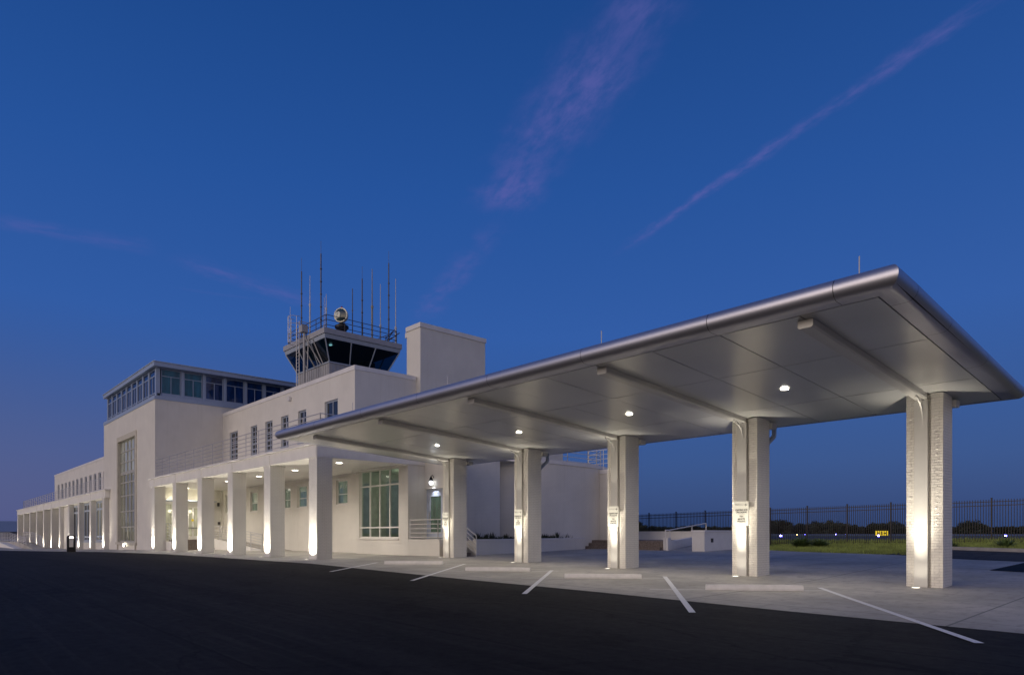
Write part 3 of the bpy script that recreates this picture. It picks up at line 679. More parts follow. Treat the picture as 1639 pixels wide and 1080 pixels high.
# end door on its platform
drm = MB(); a, b, c, d = DOP; y = 21.72
drm.box(a, a+.10, y, y+.07, c, d); drm.box(b-.10, b, y, y+.07, c, d); drm.box(a+.1, b-.1, y, y+.07, d-.12, d)
drm.box(a+.16, a+.34, y+.01, y+.06, c+.03, d-.14); drm.box(b-.34, b-.13, y+.01, y+.06, c+.03, d-.14); drm.box(a+.34, b-.34, y+.01, y+.06, c+.03, c+.36); drm.box(a+.34, b-.34, y+.01, y+.06, d-.42, d-.14)
drm.box(a+.1, a+.157, y+.015, y+.055, c, d-.12); drm.box(b-.127, b-.1, y+.015, y+.055, c, d-.12)
de = drm.build('end_door', simple('blue_grey_door_paint', (.46,.50,.60), .4), T)
MB().quad((a+.3,y+.04,c+.3),(b-.3,y+.04,c+.3),(b-.3,y+.04,d-.3),(a+.3,y+.04,d-.3)).build('pane', pane_mat('end_door_glass', (.03,.06,.05), glow=(.30,.40,.26), gs=.16), de)
MB().box(a+.28, a+.33, y-.06, y-.01, c+.9, c+1.5).build('handle', M['steel'], de)
mb = MB(); mb.box(-30.715, -27.85, 20.5, 21.595, -.6, .97); mb.build('end_platform', M['brick'], T)
mb = MB()
for i in range(5): mb.box(-27.85+.30*i, -27.85+.30*(i+1), 20.75, 21.595, -.6, .97-.165*(i+1))
mb.build('end_steps', M['step'], T)

# ------------------------------------------------------------------ control tower standing on the roof
K = thing('control_tower', 'grey airport control tower cab with slanted dark glass standing on the terminal roof', 'control tower', (-51, 27.5, 11.5))
kx0, kx1, ky0, ky1 = -54.8, -47.43, 24.0, 31.0
def ring(i, z): return [(kx0+i, ky0+i, z), (kx1-i, ky0+i, z), (kx1-i, ky1-i, z), (kx0+i, ky1-i, z)]
i_s, i_t, zs, zt = .85, .14, 14.70, 16.38
mb = MB(); b0 = ring(.85, 11.4); b1 = ring(.85, zs); mb.hexa(b0+b1)
for k in range(14):
    xx = kx0+.85+(kx1-kx0-1.7)*(k+.5)/14; mb.box(xx-.02, xx+.02, ky0+.82, ky0+.848, 11.4, zs-.05)
    yy = ky0+.85+(ky1-ky0-1.7)*(k+.5)/14; mb.box(kx1-.848, kx1-.82, yy-.02, yy+.02, 11.4, zs-.05)
mb.build('base', M['cab_panel'], K)
mb = MB(); p = ring(.78, zs); q = ring(.78, zs+.1); mb.hexa(p+q); mb.build('sill', M['frame_grey'], K)
gl = MB(); p = ring(i_s, zs+.1); q = ring(i_t+.02, zt)
for k in range(4): gl.quad(p[k], p[(k+1)%4], q[(k+1)%4], q[k])
gl.build('cab_glass', M['cab_glass'], K)
mb = MB(); p = ring(i_s, zs+.1); q = ring(i_t, zt)
for k in range(4):
    for t in (0, .335, .665):
        A = Vector(p[k]).lerp(Vector(p[(k+1)%4]), t); B = Vector(q[k]).lerp(Vector(q[(k+1)%4]), t); mb.tube(A, B, .05, 8)
mb.build('mullion', M['frame_grey'], K)
mb = MB(); mb.hexa(ring(.12, zt)+ring(.05, 16.68)); mb.build('soffit', M['frame_grey'], K)
mb = MB(); mb.hexa(ring(-.02, 16.70)+ring(-.02, 17.12)); mb.build('roof', M['cab_panel'], K)
mb = MB(); mb.box(-52.6,-52.0,26,27.5,zs+.1,15.5); mb.box(-50.2,-49.2,28.4,29.5,zs+.1,15.6); mb.box(kx0+1.2, kx1-1.2, ky0+1.2, ky1-1.2, zs-.05, zs+.12); mb.build('console', M['dark_steel'], K)
mb = MB(); mb.box(-49.2,-48.95,25.3,25.45,16.30,16.36); mb.build('cab_lamp', M['lens_dim'], K)
mb = MB()
for z in (17.45, 17.85, 18.22):
    rr = [(x, y, z) for x, y, _ in ring(.30, 0)]; mb.path(rr+[rr[0]], .028, 6)
for k in range(4):
    A = Vector(ring(.30, 17.1)[k]); B = Vector(ring(.30, 17.1)[(k+1)%4])
    for t in (0, .25, .5, .75): c = A.lerp(B, t); mb.tube(c, c+Vector((0,0,1.12)), .028, 6)
for (a, b) in [((-48.1,30.0,17.3),(-47.6,30.9,18.1)), ((-47.7,29.6,17.4),(-47.75,30.5,18.3)), ((-48.4,30.2,17.5),(-47.6,30.2,18.0))]: mb.tube(a, b, .04, 6)
mb.build('roof_railing', M['dark_steel'], K)
mb = MB(); lx0, lx1, ly = -51.75, -51.25, 23.75
mb.tube((lx0,ly,11.5),(lx0,ly,18.4),.035); mb.tube((lx1,ly,11.5),(lx1,ly,18.4),.035)
for i in range(24): mb.tube((lx0,ly,11.7+i*.28),(lx1,ly,11.7+i*.28),.02,6)
for z in (16.6,17.3,18.1,18.7):
    pr = [((lx0+lx1)/2+.55*math.cos(PI+PI*k/8), ly-.05+.75*math.sin(PI+PI*k/8), z) for k in range(9)]; mb.path(pr, .022, 5)
for k in (1,3,4,5,7): x = (lx0+lx1)/2+.55*math.cos(PI+PI*k/8); y = ly-.05+.75*math.sin(PI+PI*k/8); mb.tube((x,y,16.6),(x,y,18.7),.018,5)
mb.tube((lx0,ly,18.4),(lx0,24.6,18.4),.03); mb.tube((lx1,ly,18.4),(lx1,24.6,18.4),.03)
mb.build('ladder', M['steel'], K)
mb = MB(); mb.tube((-50.45,23.8,11.6),(-50.45,23.8,17.5),.10,10); mb.box(-50.75,-50.2,23.5,24.0,17.3,17.85); mb.tube((-50.0,23.75,11.6),(-50.0,23.95,17.0),.05,8); mb.tube((-50.35,23.82,16.9),(-49.5,24.75,14.75),.05,8)
mb.tube((-50.9,23.9,16.4),(-50.6,24.8,14.7),.05,8); mb.tube((-49.4,24.0,16.6),(-49.2,24.8,14.75),.05,8); mb.build('conduit', M['cab_panel'], K)
# antennas and beacon on the cab roof
def antenna(x, y, top, r, mat, label, coll=0., whip=0.):
    mb = MB(); z0 = 17.12
    mb.tube((x,y,z0),(x,y,z0+.12),r*2.4,10)
    h = top-z0-whip
    if coll:
        mb.tube((x,y,z0+.12),(x,y,z0+coll),r*1.5,8); mb.tube((x,y,z0+coll),(x,y,z0+coll+.22),r*2.1,8); mb.tube((x,y,z0+coll+.22),(x,y,top),r,8,r*.55)
    else:
        mb.tube((x,y,z0+.12),(x,y,z0+h),r,8,r*.8)
        for k in range(1, int(h/1.0)): mb.tube((x,y,z0+k*1.0),(x,y,z0+k*1.0+.07),r*1.5,8)
        if whip: mb.tube((x,y,z0+h),(x,y,top),.013,5)
    return tag(mb.build('antenna', mat), label, 'antenna', 'antennas on the control tower roof')
lm = simple('pale_antenna_sleeve', (.55,.55,.58), .5)
antenna(-54.6,24.5,20.55,.032,lm,'short pale whip antenna at the far left corner of the control tower roof', 1.4)
antenna(-52.54,24.55,24.1,.055,M['dark_steel'],'tall dark mast antenna rising behind the ladder cage of the control tower', 0, 1.1)
antenna(-51.0,24.55,22.2,.04,lm,'slim pale antenna with white collar just right of the ladder cage', 2.6)
antenna(-50.6,25.6,20.6,.03,lm,'short thin pale antenna low behind the left roof railing', 1.0)
antenna(-48.98,24.5,24.35,.06,M['dark_steel'],'tallest dark mast antenna, left of the round beacon near the roof corner', 0, 1.0)
antenna(-48.0,24.45,19.9,.035,lm,'short white collared antenna on the front roof corner beside the beacon', 1.5)
antenna(-48.05,26.75,20.9,.04,M['dark_steel'],'medium dark antenna without whip, first to the right of the round beacon', 0)
antenna(-48.0,27.6,22.9,.055,M['dark_steel'],'dark mast antenna with thin whip, second to the right of the beacon', 0, 1.0)
antenna(-48.05,28.55,22.95,.05,simple('olive_antenna_sleeve', (.26,.25,.20), .5),'tall olive sleeved antenna between a dark mast and a pale thin rod', 2.6)
antenna(-48.0,29.3,21.9,.04,lm,'pale thin rod antenna left of the tall dark mast at the right', 1.2)
antenna(-48.0,30.1,24.85,.055,M['dark_steel'],'tall dark mast antenna near the right end of the control tower roof', 0, 1.0)
antenna(-47.95,30.75,22.7,.045,lm,'pale antenna with pinkish collar at the far right end of the roof', 1.3)
B = thing('rotating_beacon', 'round polished airport beacon lamp with red cap on the control tower roof', 'beacon', (-48.6, 26.1, 17.12))
bc = Vector((-48.6, 26.1, 18.72)); bd = Vector((.55, -.80, .0)).normalized()
mb = MB(); side = bd.orthogonal().normalized(); up2 = bd.cross(side)
prof = [(.0,-.42),(.30,-.38),(.48,-.22),(.56,0),(.57,.12)]
vs = []; n = 28
for r, t in prof: vs += [bc+bd*t+(side*math.cos(2*PI*k/n)+up2*math.sin(2*PI*k/n))*r for k in range(n)]
mb.add(vs, [(i*n+k, i*n+(k+1)%n, (i+1)*n+(k+1)%n, (i+1)*n+k) for i in range(len(prof)-1) for k in range(n)])
mb.build('drum', simple('beacon_housing', (.55,.53,.42), .4, .3), B, smooth=True)
vs = []; prof = [(.57,.12),(.60,.17),(.57,.22),(.49,.22)]
for r, t in prof: vs += [bc+bd*t+(side*math.cos(2*PI*k/n)+up2*math.sin(2*PI*k/n))*r for k in range(n)]
MB().add(vs, [(i*n+k, i*n+(k+1)%n, (i+1)*n+(k+1)%n, (i+1)*n+k) for i in range(len(prof)-1) for k in range(n)]).build('rim', simple('pale_cream_beacon_rim', (.85,.82,.66), .3), B, smooth=True)
vs = [bc+bd*(.24+.10*(1-(r/.5)**2))+(side*math.cos(2*PI*k/n)+up2*math.sin(2*PI*k/n))*r for r in (.50,.38,.25,.12,.01) for k in range(n)]
MB().add(vs, [(i*n+k, i*n+(k+1)%n, (i+1)*n+(k+1)%n, (i+1)*n+k) for i in range(4) for k in range(n)]).build('lens', M['beacon_lens'], B, smooth=True)
MB().lathe((bc.x,bc.y,17.12), [(.42,0),(.42,.12),(.30,.25),(.40,.45),(.55,.60),(.55,.75),(.22,.95),(.12,1.1)], 20).build('pedestal', M['black'], B, smooth=True)
MB().lathe((bc.x,bc.y,bc.z+.5), [(.09,0),(.10,.14),(.05,.24),(.0,.25)], 10).build('cap', M['red'], B, smooth=True)

# ------------------------------------------------------------------ entrance canopy
N = thing('entrance_canopy', 'long drive-up canopy with rounded aluminium roof edge on five white brick columns', 'canopy', (-16, 18, 0))
SL_ = .065
zs_ = lambda y: 5.0-SL_*(y-20)
SX0, SX1, SY0, SY1 = -28.5, -4.28, 12.73, 21.75
# edge profile: (outward offset, height above the soffit seam)
prof = [(0,0),(.24,0)]+[(.25+.2*math.sin(a*PI/12), .2-.2*math.cos(a*PI/12)) for a in range(1, 13)]+[(.05,.42),(-.5,.45)]
def edge_pt(cx, cy, ox, oy, k):
    o, h_ = prof[k]; return (cx+ox*o, cy+oy*o, zs_(cy)+h_)
def edge_seg(p, q, op, oq):
    """sweep the profile from seam point p to q; op/oq are outward plan directions (mitred at corners)"""
    mb = MB(); n_ = len(prof)
    vs = [edge_pt(p[0], p[1], op[0], op[1], k) for k in range(n_)]+[edge_pt(q[0], q[1], oq[0], oq[1], k) for k in range(n_)]
    mb.add(vs, [(k, k+1, n_+k+1, n_+k) for k in range(n_-1)])
    return mb.build('edge_panel', M['tube'], N, smooth=True)
G_ = .006
def run(axis, fixed, cuts, out, c0, c1):
    for i, (a, b) in enumerate(zip(cuts, cuts[1:])):
        p = (a, fixed) if axis == 'x' else (fixed, a); q = (b, fixed) if axis == 'x' else (fixed, b)
        op = c0 if i == 0 else out; oq = c1 if i == len(cuts)-2 else out
        sg = 1 if b > a else -1
        if i > 0: p = (p[0]+G_*sg, p[1]) if axis == 'x' else (p[0], p[1]+G_*sg)
        if i < len(cuts)-2: q = (q[0]-G_*sg, q[1]) if axis == 'x' else (q[0], q[1]-G_*sg)
        edge_seg(p, q, op, oq)
FX = [SX0,-25.18,-21.5,-17.95,-14.44,-10.9,-7.43,-4.9,SX1]
run('x', SY0, FX, (0,-1), (-1,-1), (1,-1))
run('y', SX1, [SY0,13.3,15.35,18.2,21.0,SY1], (1,0), (1,-1), (1,1))
run('x', SY1, FX[::-1], (0,1), (1,1), (-1,1))
run('y', SX0, [SY1,18.6,15.5,SY0], (-1,0), (-1,1), (-1,-1))
# dark liner behind the joints, roof deck
mb = MB(); i_ = .035
mb.hexa([(SX0-.38,SY0-.38,zs_(SY0)+.05),(SX1+.38,SY0-.38,zs_(SY0)+.05),(SX1+.38,SY1+.38,zs_(SY1)+.05),(SX0-.38,SY1+.38,zs_(SY1)+.05),(SX0-.30,SY0-.30,zs_(SY0)+.36),(SX1+.30,SY0-.30,zs_(SY0)+.36),(SX1+.30,SY1+.30,zs_(SY1)+.36),(SX0-.30,SY1+.30,zs_(SY1)+.36)])
mb.build('roof_core', M['gap'], N)
mb = MB(); mb.quad((SX0+.1,SY0+.1,zs_(SY0)+.45),(SX1-.1,SY0+.1,zs_(SY0)+.45),(SX1-.1,SY1-.1,zs_(SY1)+.45),(SX0+.1,SY1-.1,zs_(SY1)+.45)); mb.build('roof_deck', M['roofing'], N)
# soffit panels with open joints
CX_ = [-26.87,-21.62,-16.36,-11.16,-6.05]     # front-left corner of each column
BX = [c+.355 for c in CX_]                    # beam centre lines
cuts = [SX0+.01]
for i, b in enumerate(BX):
    cuts.append(b)
    if i < 4: d = (BX[i+1]-b)/3; cuts += [b+d, b+2*d]
cuts.append(SX1-.01)
ycuts = [SY0+.012, 15.57, 19.15, SY1]
mb = MB(); gp = .013
for a, b in zip(cuts, cuts[1:]):
    for c, d in zip(ycuts, ycuts[1:]):
        x0, x1, y0, y1 = a+gp, b-gp, c+gp, d-gp
        t = (rnd.random()-.5)*.008
        mb.hexa([(x0,y0,zs_(y0)+t),(x1,y0,zs_(y0)-t),(x1,y1,zs_(y1)-t),(x0,y1,zs_(y1)+t),(x0,y0,zs_(y0)+.02),(x1,y0,zs_(y0)+.02),(x1,y1,zs_(y1)+.02),(x0,y1,zs_(y1)+.02)])
mb.build('soffit', M['soffit'], N)
beam_m = simple('painted_steel_beam', (.55,.54,.52), .38, .3, var=.02)
ch = math.radians(0)
for bx in BX:
    w, h_ = .15, .16; y0, y1 = 12.98, 19.96
    sec = [(-w,0),(-w,-h_+.03),(-w+.03,-h_),(w-.03,-h_),(w,-h_+.03),(w,0)]
    vs = [(bx+x, y0, zs_(y0)+z-.003) for x, z in sec]+[(bx+x, y1, zs_(y1)+z-.003) for x, z in sec]
    MB().add(vs, [tuple(range(6)), tuple(range(11,5,-1))]+[(k, (k+1)%6, 6+(k+1)%6, 6+k) for k in range(6)]).build('beam', beam_m, N)
# columns
def canopy_column(x, idx):
    y0, y1 = 20.0, 20.82; z0 = -.6; zt = zs_(20.4)-.004; zg = gz(x+.4, 20)
    mb = MB()
    mb.box(x, x+.205, y0+.012, y1, z0, zs_(y0)-.03); mb.box(x+.585, x+.86, y0+.012, y1, z0, zs_(y0)-.03); mb.box(x+.205, x+.585, y0+.10, y1, z0, zs_(y0)-.03)
    mb.box(x+.01, x+.85, y0+.05, y1-.01, zs_(y0)-.03, zs_(y1)-.004)
    k = 0; z = zg-.03
    r2 = random.Random(50+idx)
    while z < zs_(y0)-.08:
        for a, b in ((x, x+.203), (x+.587, x+.86)):
            j = r2.uniform(-.002, .002)
            mb.box(a+r2.uniform(0,.003), b-r2.uniform(0,.003), y0-j, y0+.014, z+.004, z+.0655)
            if k % 2 == 0:
                c = (a+b)/2+r2.uniform(-.02,.02); w = r2.uniform(.016,.04); hh = r2.uniform(.012,.026); lp = r2.uniform(.005,.010)
                mb.add([(c-w,y0-.002,z-.008+r2.uniform(-.006,.006)),(c+w,y0-.002,z-.004+r2.uniform(-.01,.01)),(c+w*.8,y0-.002,z+hh+.012),(c-w*.7,y0-.002,z+hh),(c-w*.3,y0-lp,z+.002),(c+w*.4,y0-lp*1.2,z+.004),(c+w*.3,y0-lp*.9,z+hh*.8),(c-w*.2,y0-lp*.8,z+hh*.7)],
                       [(4,5,6,7),(0,1,5,4),(1,2,6,5),(2,3,7,6),(3,0,4,7)])
        z += .0705; k += 1
    o = mb.build('column', M['brick'], N)
    p = MB(); p.box(x+.20, x+.515, y0-.045, y0+.06, z0, zs_(y0)-.17); p.build('steel_plate', M['plate'], o)
    # curved knee strap from beam to plate
    q = MB(); bx = x+.40; pts = [(y0-.62+.575*math.sin(t*PI/24), zs_(y0)-.16+.02-.62*(1-math.cos(t*PI/24))+.0) for t in range(13)]
    for (ya, za), (yb, zb) in zip(pts, pts[1:]): q.hexa([(bx-.02,ya,za-.03),(bx+.02,ya,za-.03),(bx+.02,yb,zb-.03),(bx-.02,yb,zb-.03),(bx-.02,ya,za+.02),(bx+.02,ya,za+.02),(bx+.02,yb,zb+.02),(bx-.02,yb,zb+.02)])
    q.build('bracket', beam_m, o)
    g2 = MB(); g2.box(x+.5, x+.95, y1+.02, y1+.32, 4.70, 4.88); g2.build('gutter_outlet', M['plate'], o)
    if idx in (1, 3):
        d = MB(); pp = [(x+.80,y1+.45,4.86),(x+.80,y1+.45,4.50),(x+.62,y1+.10,4.12),(x+.62,y1+.07,.3)]
        for a, b in zip(pp, pp[1:]): d.tube(a, b, .075, 4)
        d.build('downspout', M['frame_grey'], o)
    return o
for i, x in enumerate(CX_): canopy_column(x, i)
mb = MB()
for (x, y) in [(-4.62,12.75),(-10.62,12.75),(-16.9,12.75),(-22.9,12.75)]: mb.tube((x,y,zs_(12.75)+.4),(x,y,zs_(12.75)+.4+.42),.012,6)
mb.build('lightning_rod', M['steel'], N)
# signs on four of the columns
def text_mesh(body, size, loc, mat, parent, name='lettering', bold=.0):
    cu = bpy.data.curves.new(name, 'FONT'); cu.body = body; cu.size = size; cu.align_x = 'CENTER'; cu.align_y = 'CENTER'; cu.space_line = .95; cu.offset = bold
    to = bpy.data.objects.new('tmp', cu); COL.objects.link(to)
    dg = bpy.context.evaluated_depsgraph_get(); me = bpy.data.meshes.new_from_object(to.evaluated_get(dg)); me.name = name
    bpy.data.objects.remove(to); me.materials.clear(); me.materials.append(mat)
    o = bpy.data.objects.new(name, me); COL.objects.link(o); o.location = loc; o.rotation_euler = (PI/2, 0, 0)
    return o
def make_sign(label):
    t = thing('parking_sign', label, 'sign', (0,0,0), 'loading signs on the canopy columns')
    w, h_ = .245, .39
    mb = MB(); r = .03; pts = []
    for (cx, cz, a0) in [(w-r,h_-r,0),(-w+r,h_-r,90),(-w+r,-h_+r,180),(w-r,-h_+r,270)]:
        pts += [(cx+r*math.cos(math.radians(a0+30*k)), cz+r*math.sin(math.radians(a0+30*k))) for k in range(4)]
    MB().prism(pts, -.02, .02).build('panel', M['sign_face'], t)
    ink = []
    for body, size, z in [('LOADING AND', .062, .115), ('UNLOADING', .062, .04), ('TEN', .07, -.095), ('MINUTE', .07, -.175), ('PARKING', .07, -.255)]:
        o = text_mesh(body, size, (0,-.0235,z), M['sign_ink'], t, bold=.0022); o.parent = t
    mb = MB(); mb.box(-.13,.13,-.024,-.0225,-.026,-.021)
    for i in range(9): mb.box(-.21+i*.03,-.21+i*.03+.022,-.024,-.0225,.262,.275)
    for i in range(6): mb.box(-.21+i*.024,-.21+i*.024+.017,-.024,-.0225,.288,.298)
    mb.build('rule', M['sign_grey'], t)
    mb = MB(); y = -.0245
    mb.quad((.10,y,.273),(.19,y,.266),(.215,y,.275),(.19,y,.284),(.10,y,.283)); mb.quad((.135,y-.001,.315),(.15,y-.001,.318),(.178,y-.001,.277),(.15,y-.001,.232),(.135,y-.001,.235),(.152,y-.001,.276))
    mb.quad((.08,y-.002,.277),(.11,y-.002,.272),(.11,y-.002,.284),(.08,y-.002,.280)); mb.build('plane_emblem', M['sign_ink'], t)
    MB().box(-.10,.10,.022,.10,-.25,.25).build('backing', M['plate'], t)
    return t
sg = make_sign('white loading sign on the column left of the last, nearest the camera')
SLAB = ['small loading sign on the canopy column closest to the terminal door', 'loading sign on the second canopy column, left of the drum shaped wall', 'loading sign on the middle canopy column, before the brown steps', 'largest looking loading sign, on the column beside the ramp wall and fence']
for i, x in enumerate(CX_[:4]):
    loc = (x+.41, 19.86, 1.93)
    if i == 0: sg.location = loc; sg['label'] = SLAB[0]; s0 = sg
    else: dup(s0, loc, SLAB[i])

# ------------------------------------------------------------------ lamps
ORD = ['first','second','third','fourth','fifth','sixth','seventh','eighth','ninth','tenth','eleventh']
def fixture(x, y, r=.14):
    z = gz(x, y)+.012; mb = MB(); n = 20
    return z
def uplight(x, y, label, energy, size=128, direction=(0,.12,1), group='in-ground uplights along the colonnades', dist=.05, r=.13, wide=0, beam=0):
    z = gz(x, y)+.010
    t = thing('ground_uplight', label, 'light', (x, y, z), group)
    MB().lathe((x,y,z), [(r,-.03),(r,.012),(r*.8,.014),(r*.8,.006)], 20).build('ring', M['steel'], t)
    MB().lathe((x,y,z), [(r*.8,.009),(.001,.011)], 20).build('lens', M['lens_soft'], t)
    lamp('SPOT', (x, y, z+dist), energy, (1,.91,.74), .03, direction, size, 1., t, 'uplight')
    if beam: lamp('SPOT', (x, y, z+dist), beam, (1,.91,.74), .03, (0,.12,1), 36, 1., t, 'uplight_beam')
    if wide: lamp('SPOT', (x, y, z+dist), wide, (1,.91,.74), .03, (0,.2,1), 120, 1., t, 'uplight_spill')
UPE = 580
for i, x in enumerate(TC):
    uplight(x+CW/2, 14.80, f'in-ground uplight at the foot of the {ORD[i]} terminal column right of the tall hall', UPE, beam=420)
for i, x in enumerate(LC):
    uplight(x+CW/2, 14.80, f'in-ground uplight before the {ORD[i]} column of the far left wing, counting from its far end', UPE)
uplight(-69.9, 15.05, 'in-ground uplight under the tall hall window', 90)
for i, x in enumerate(CX_):
    uplight(x+.36, 19.56, f'in-ground uplight at the foot of the {ORD[i]} canopy column from the terminal', 320, 60, (0,.03,1), 'in-ground uplights of the canopy', wide=16, beam=760)
def downlight(x, y, z, label, energy, r=.10, cat='light', name='downlight', group='recessed lights in the canopy soffit', lens='lens'):
    t = thing(name, label, cat, (x, y, z), group)
    MB().lathe((x,y,z), [(r*1.25,.0),(r*1.25,-.014),(r,-.016),(r,-.010)], 24).build('trim_ring', M['frame_white'], t)
    MB().lathe((x,y,z), [(r,-.0165),(r*.7,-.024),(.001,-.027)], 24).build('lens', M[lens], t)
    lamp('SPOT', (x, y, z-.05), energy, (1,.93,.80), r*.9, (0,0,-1), 150, .8, t, 'downlight')
for i in range(4):
    x = (BX[i]+BX[i+1])/2+.06; downlight(x, 17.42, zs_(17.42)-.012, f'recessed round downlight in the canopy soffit, {ORD[i]} bay from the terminal', 280)
for i, (x, y) in enumerate([(-32.5,17.3),(-38.1,17.4),(-43.8,17.5),(-49.5,17.5),(-55.2,17.5),(-59.2,17.6)]):
    downlight(x, y, ZC-.003, f'round ceiling light under the terminal colonnade, {ORD[i]} from the corner column', 480, .17, name='ceiling_light', group='ceiling lights under the colonnade')
t = thing('entry_lamp', 'small linear lamp washing the wall over the entrance doors', 'light', (XT+.4, 18.2, 4.08))
MB().box(XT+.3, XT+.5, 16.6, 19.8, 4.075, 4.12).build('housing', M['frame_white'], t)
for y in (16.7, 17.8, 19.0): lamp('POINT', (XT+.45, y, 4.3), 9, (1,.9,.6), .08, parent=t)
for y in (17.0, 18.6): lamp('POINT', (XT+1.2, y, 3.2), 10, (1,.9,.62), .15, parent=t)
t = thing('wall_lamp', 'gooseneck wall lamp glowing above the end door', 'lamp', (-29.85, 21.6, 4.1))
MB().lathe((-29.85,21.40,4.12), [(.02,.30),(.06,.22),(.10,.10),(.13,.05),(.12,.04)], 16).build('shade', M['black'], t, smooth=True)
MB().path([(-29.85,21.59,4.35),(-29.85,21.48,4.48),(-29.85,21.40,4.42)], .02).build('arm', M['black'], t)
MB().lathe((-29.85,21.40,4.05), [(.001,-.12),(.08,-.08),(.11,0),(.09,.08),(.05,.11)], 16).build('bulb', M['lens_cool'], t, smooth=True)
lamp('SPOT', (-29.85, 21.42, 3.93), 48, (.85,.92,1), .05, (0,.55,-1), 84, .9, t)
t = thing('bollard_light', 'black arched bollard light at the edge of the road', 'bollard light', (-66.35, 10.6, gz(-66.35,10.6)))
zb = gz(-66.35,10.6)
mb = MB(); yc = 10.62; y0, y1 = yc-.31, yc+.31; x0, x1 = -66.46, -66.24
mb.box(x0, x1, y0, y1, zb, zb+.42); mb.box(x0, x1, y0, y0+.15, zb+.42, zb+1.26); mb.box(x0, x1, y1-.15, y1, zb+.42, zb+1.26)
arc = [(yc+.31*math.cos(PI*k/10), zb+1.26+.17*math.sin(PI*k/10)) for k in range(11)]
inn = [(yc+.16*math.cos(PI*k/10), zb+1.26+.09*math.sin(PI*k/10)) for k in range(11)]
for k in range(10): mb.prismx([arc[k], arc[k+1], inn[k+1], inn[k]], x0, x1)
mb.build('housing', M['black'], t)
mb = MB(); mb.prismx(inn+[(yc-.16,zb+1.15),(yc+.16,zb+1.15)], x0+.03, x1-.03); mb.build('lens', M['lens_dim'], t)
lamp('POINT', (-66.35,yc,zb+1.0), 6, parent=t)
# floodlight below the hall window
t = thing('flood_fixture', 'small bright floodlight fixed under the sill of the tall hall window', 'light', (-69.5, 15.3, .25))
MB().box(-69.75,-69.3,15.22,15.38,.06,.21).build('housing', M['steel'], t)
MB().box(-69.72,-69.33,15.18,15.215,.08,.33).build('lens', M['lens'], t)

# ------------------------------------------------------------------ site things
def wheel_stop(p, q, label):
    p = Vector((p[0],p[1],0)); q = Vector((q[0],q[1],0)); d = (q-p); L = d.length; d.normalize(); n_ = Vector((-d.y, d.x, 0))
    mb = MB(); sec = [(-.095,0),(-.095,.06),(-.06,.145),(.06,.145),(.095,.06),(.095,0)]
    k = 8; vs = []
    for i in range(k+1):
        c = p+d*L*i/k; z = gz(c.x, c.y)+.012
        s = .96 if i in (0, k) else 1
        for a, b in sec: vs.append((c.x+n_.x*a*s, c.y+n_.y*a*s, z+b*s*(1+rnd.uniform(-.02,.02))))
    fs = [(i*6+j, i*6+(j+1)%6, (i+1)*6+(j+1)%6, (i+1)*6+j) for i in range(k) for j in range(6)]+[tuple(range(6)), tuple(range(k*6+5, k*6-1, -1))]
    mb.add(vs, fs); return tag(mb.build('wheel_stop', M['wheelstop']), label, 'wheel stop', 'concrete wheel stops under the canopy')
WS = [((-24.28,15.03),(-22.4,16.67),'concrete wheel stop furthest down the canopy, nearest the terminal corner column'),((-18.92,15.09),(-17.13,16.62),'concrete wheel stop before the second canopy column from the terminal'),
      ((-14.28,15.36),(-12.43,16.83),'concrete wheel stop before the middle canopy column'),((-9.26,15.28),(-7.44,16.81),'nearest and largest looking concrete wheel stop, before the column by the ramp wall')]
for p, q, l in WS: wheel_stop(p, q, l)
# planter along the end wall
pl = thing('planter_wall', 'long white masonry planter wall in front of the drum shaped wall', 'planter', (-27.6, 27, 0))
pa, pb = (-27.0, 22.25), (-28.15, 32.1)
def pline(t): return (pa[0]+(pb[0]-pa[0])*t, pa[1]+(pb[1]-pa[1])*t)
mb = MB(); ax_, ay_ = pa; bx_, by_ = pb
mb.hexa([(ax_-.22,ay_,-.5),(ax_,ay_,-.5),(bx_,by_,-.5),(bx_-.22,by_,-.5),(ax_-.22,ay_,.92),(ax_,ay_,.92),(bx_,by_,.95),(bx_-.22,by_,.95)]); mb.box(-28.59,ax_-.22,ay_,ay_+.22,-.5,.92); mb.build('wall', M['brick'], pl)
mb = MB(); mb.hexa([(ax_-.25,ay_-.03,.923),(ax_+.03,ay_-.03,.923),(bx_+.03,by_,.953),(bx_-.25,by_,.953),(ax_-.25,ay_-.03,.99),(ax_+.03,ay_-.03,.99),(bx_+.03,by_,1.02),(bx_-.25,by_,1.02)]); mb.build('coping', M['coping'], pl)
MB().quad((-28.62,22.45,.90),(-27.2,22.45,.90),(-28.3,32,.92),(-30,32,.92)).build('soil', M['soil'], pl)
def shrub(x, y, z, h_, n_, label, seed, mat='shrub', name='planter_shrub', cat='shrub', spread=.3, group='low shrubs in the planter'):
    r = random.Random(seed); mb = MB()
    for _ in range(n_):
        a = r.uniform(0, 2*PI); l = h_*r.uniform(.5,1.05); tilt = r.uniform(.1,1.0); bx = x+r.uniform(-.12,.12); by = y+r.uniform(-.12,.12)
        d = Vector((math.cos(a)*math.sin(tilt)*spread/.3, math.sin(a)*math.sin(tilt)*spread/.3, math.cos(tilt))); w = r.uniform(.012,.03)
        s = Vector((-math.sin(a), math.cos(a), 0))*w; p0 = Vector((bx,by,z)); p1 = p0+d*l*.55; p2 = p0+d*l+Vector((0,0,-l*.15*math.sin(tilt)))
        mb.add([p0-s*.6, p0+s*.6, p1+s, p1-s, p2], [(0,1,2,3),(3,2,4)])
    return tag(mb.build(name, M[mat]), label, cat, group)
k = 0
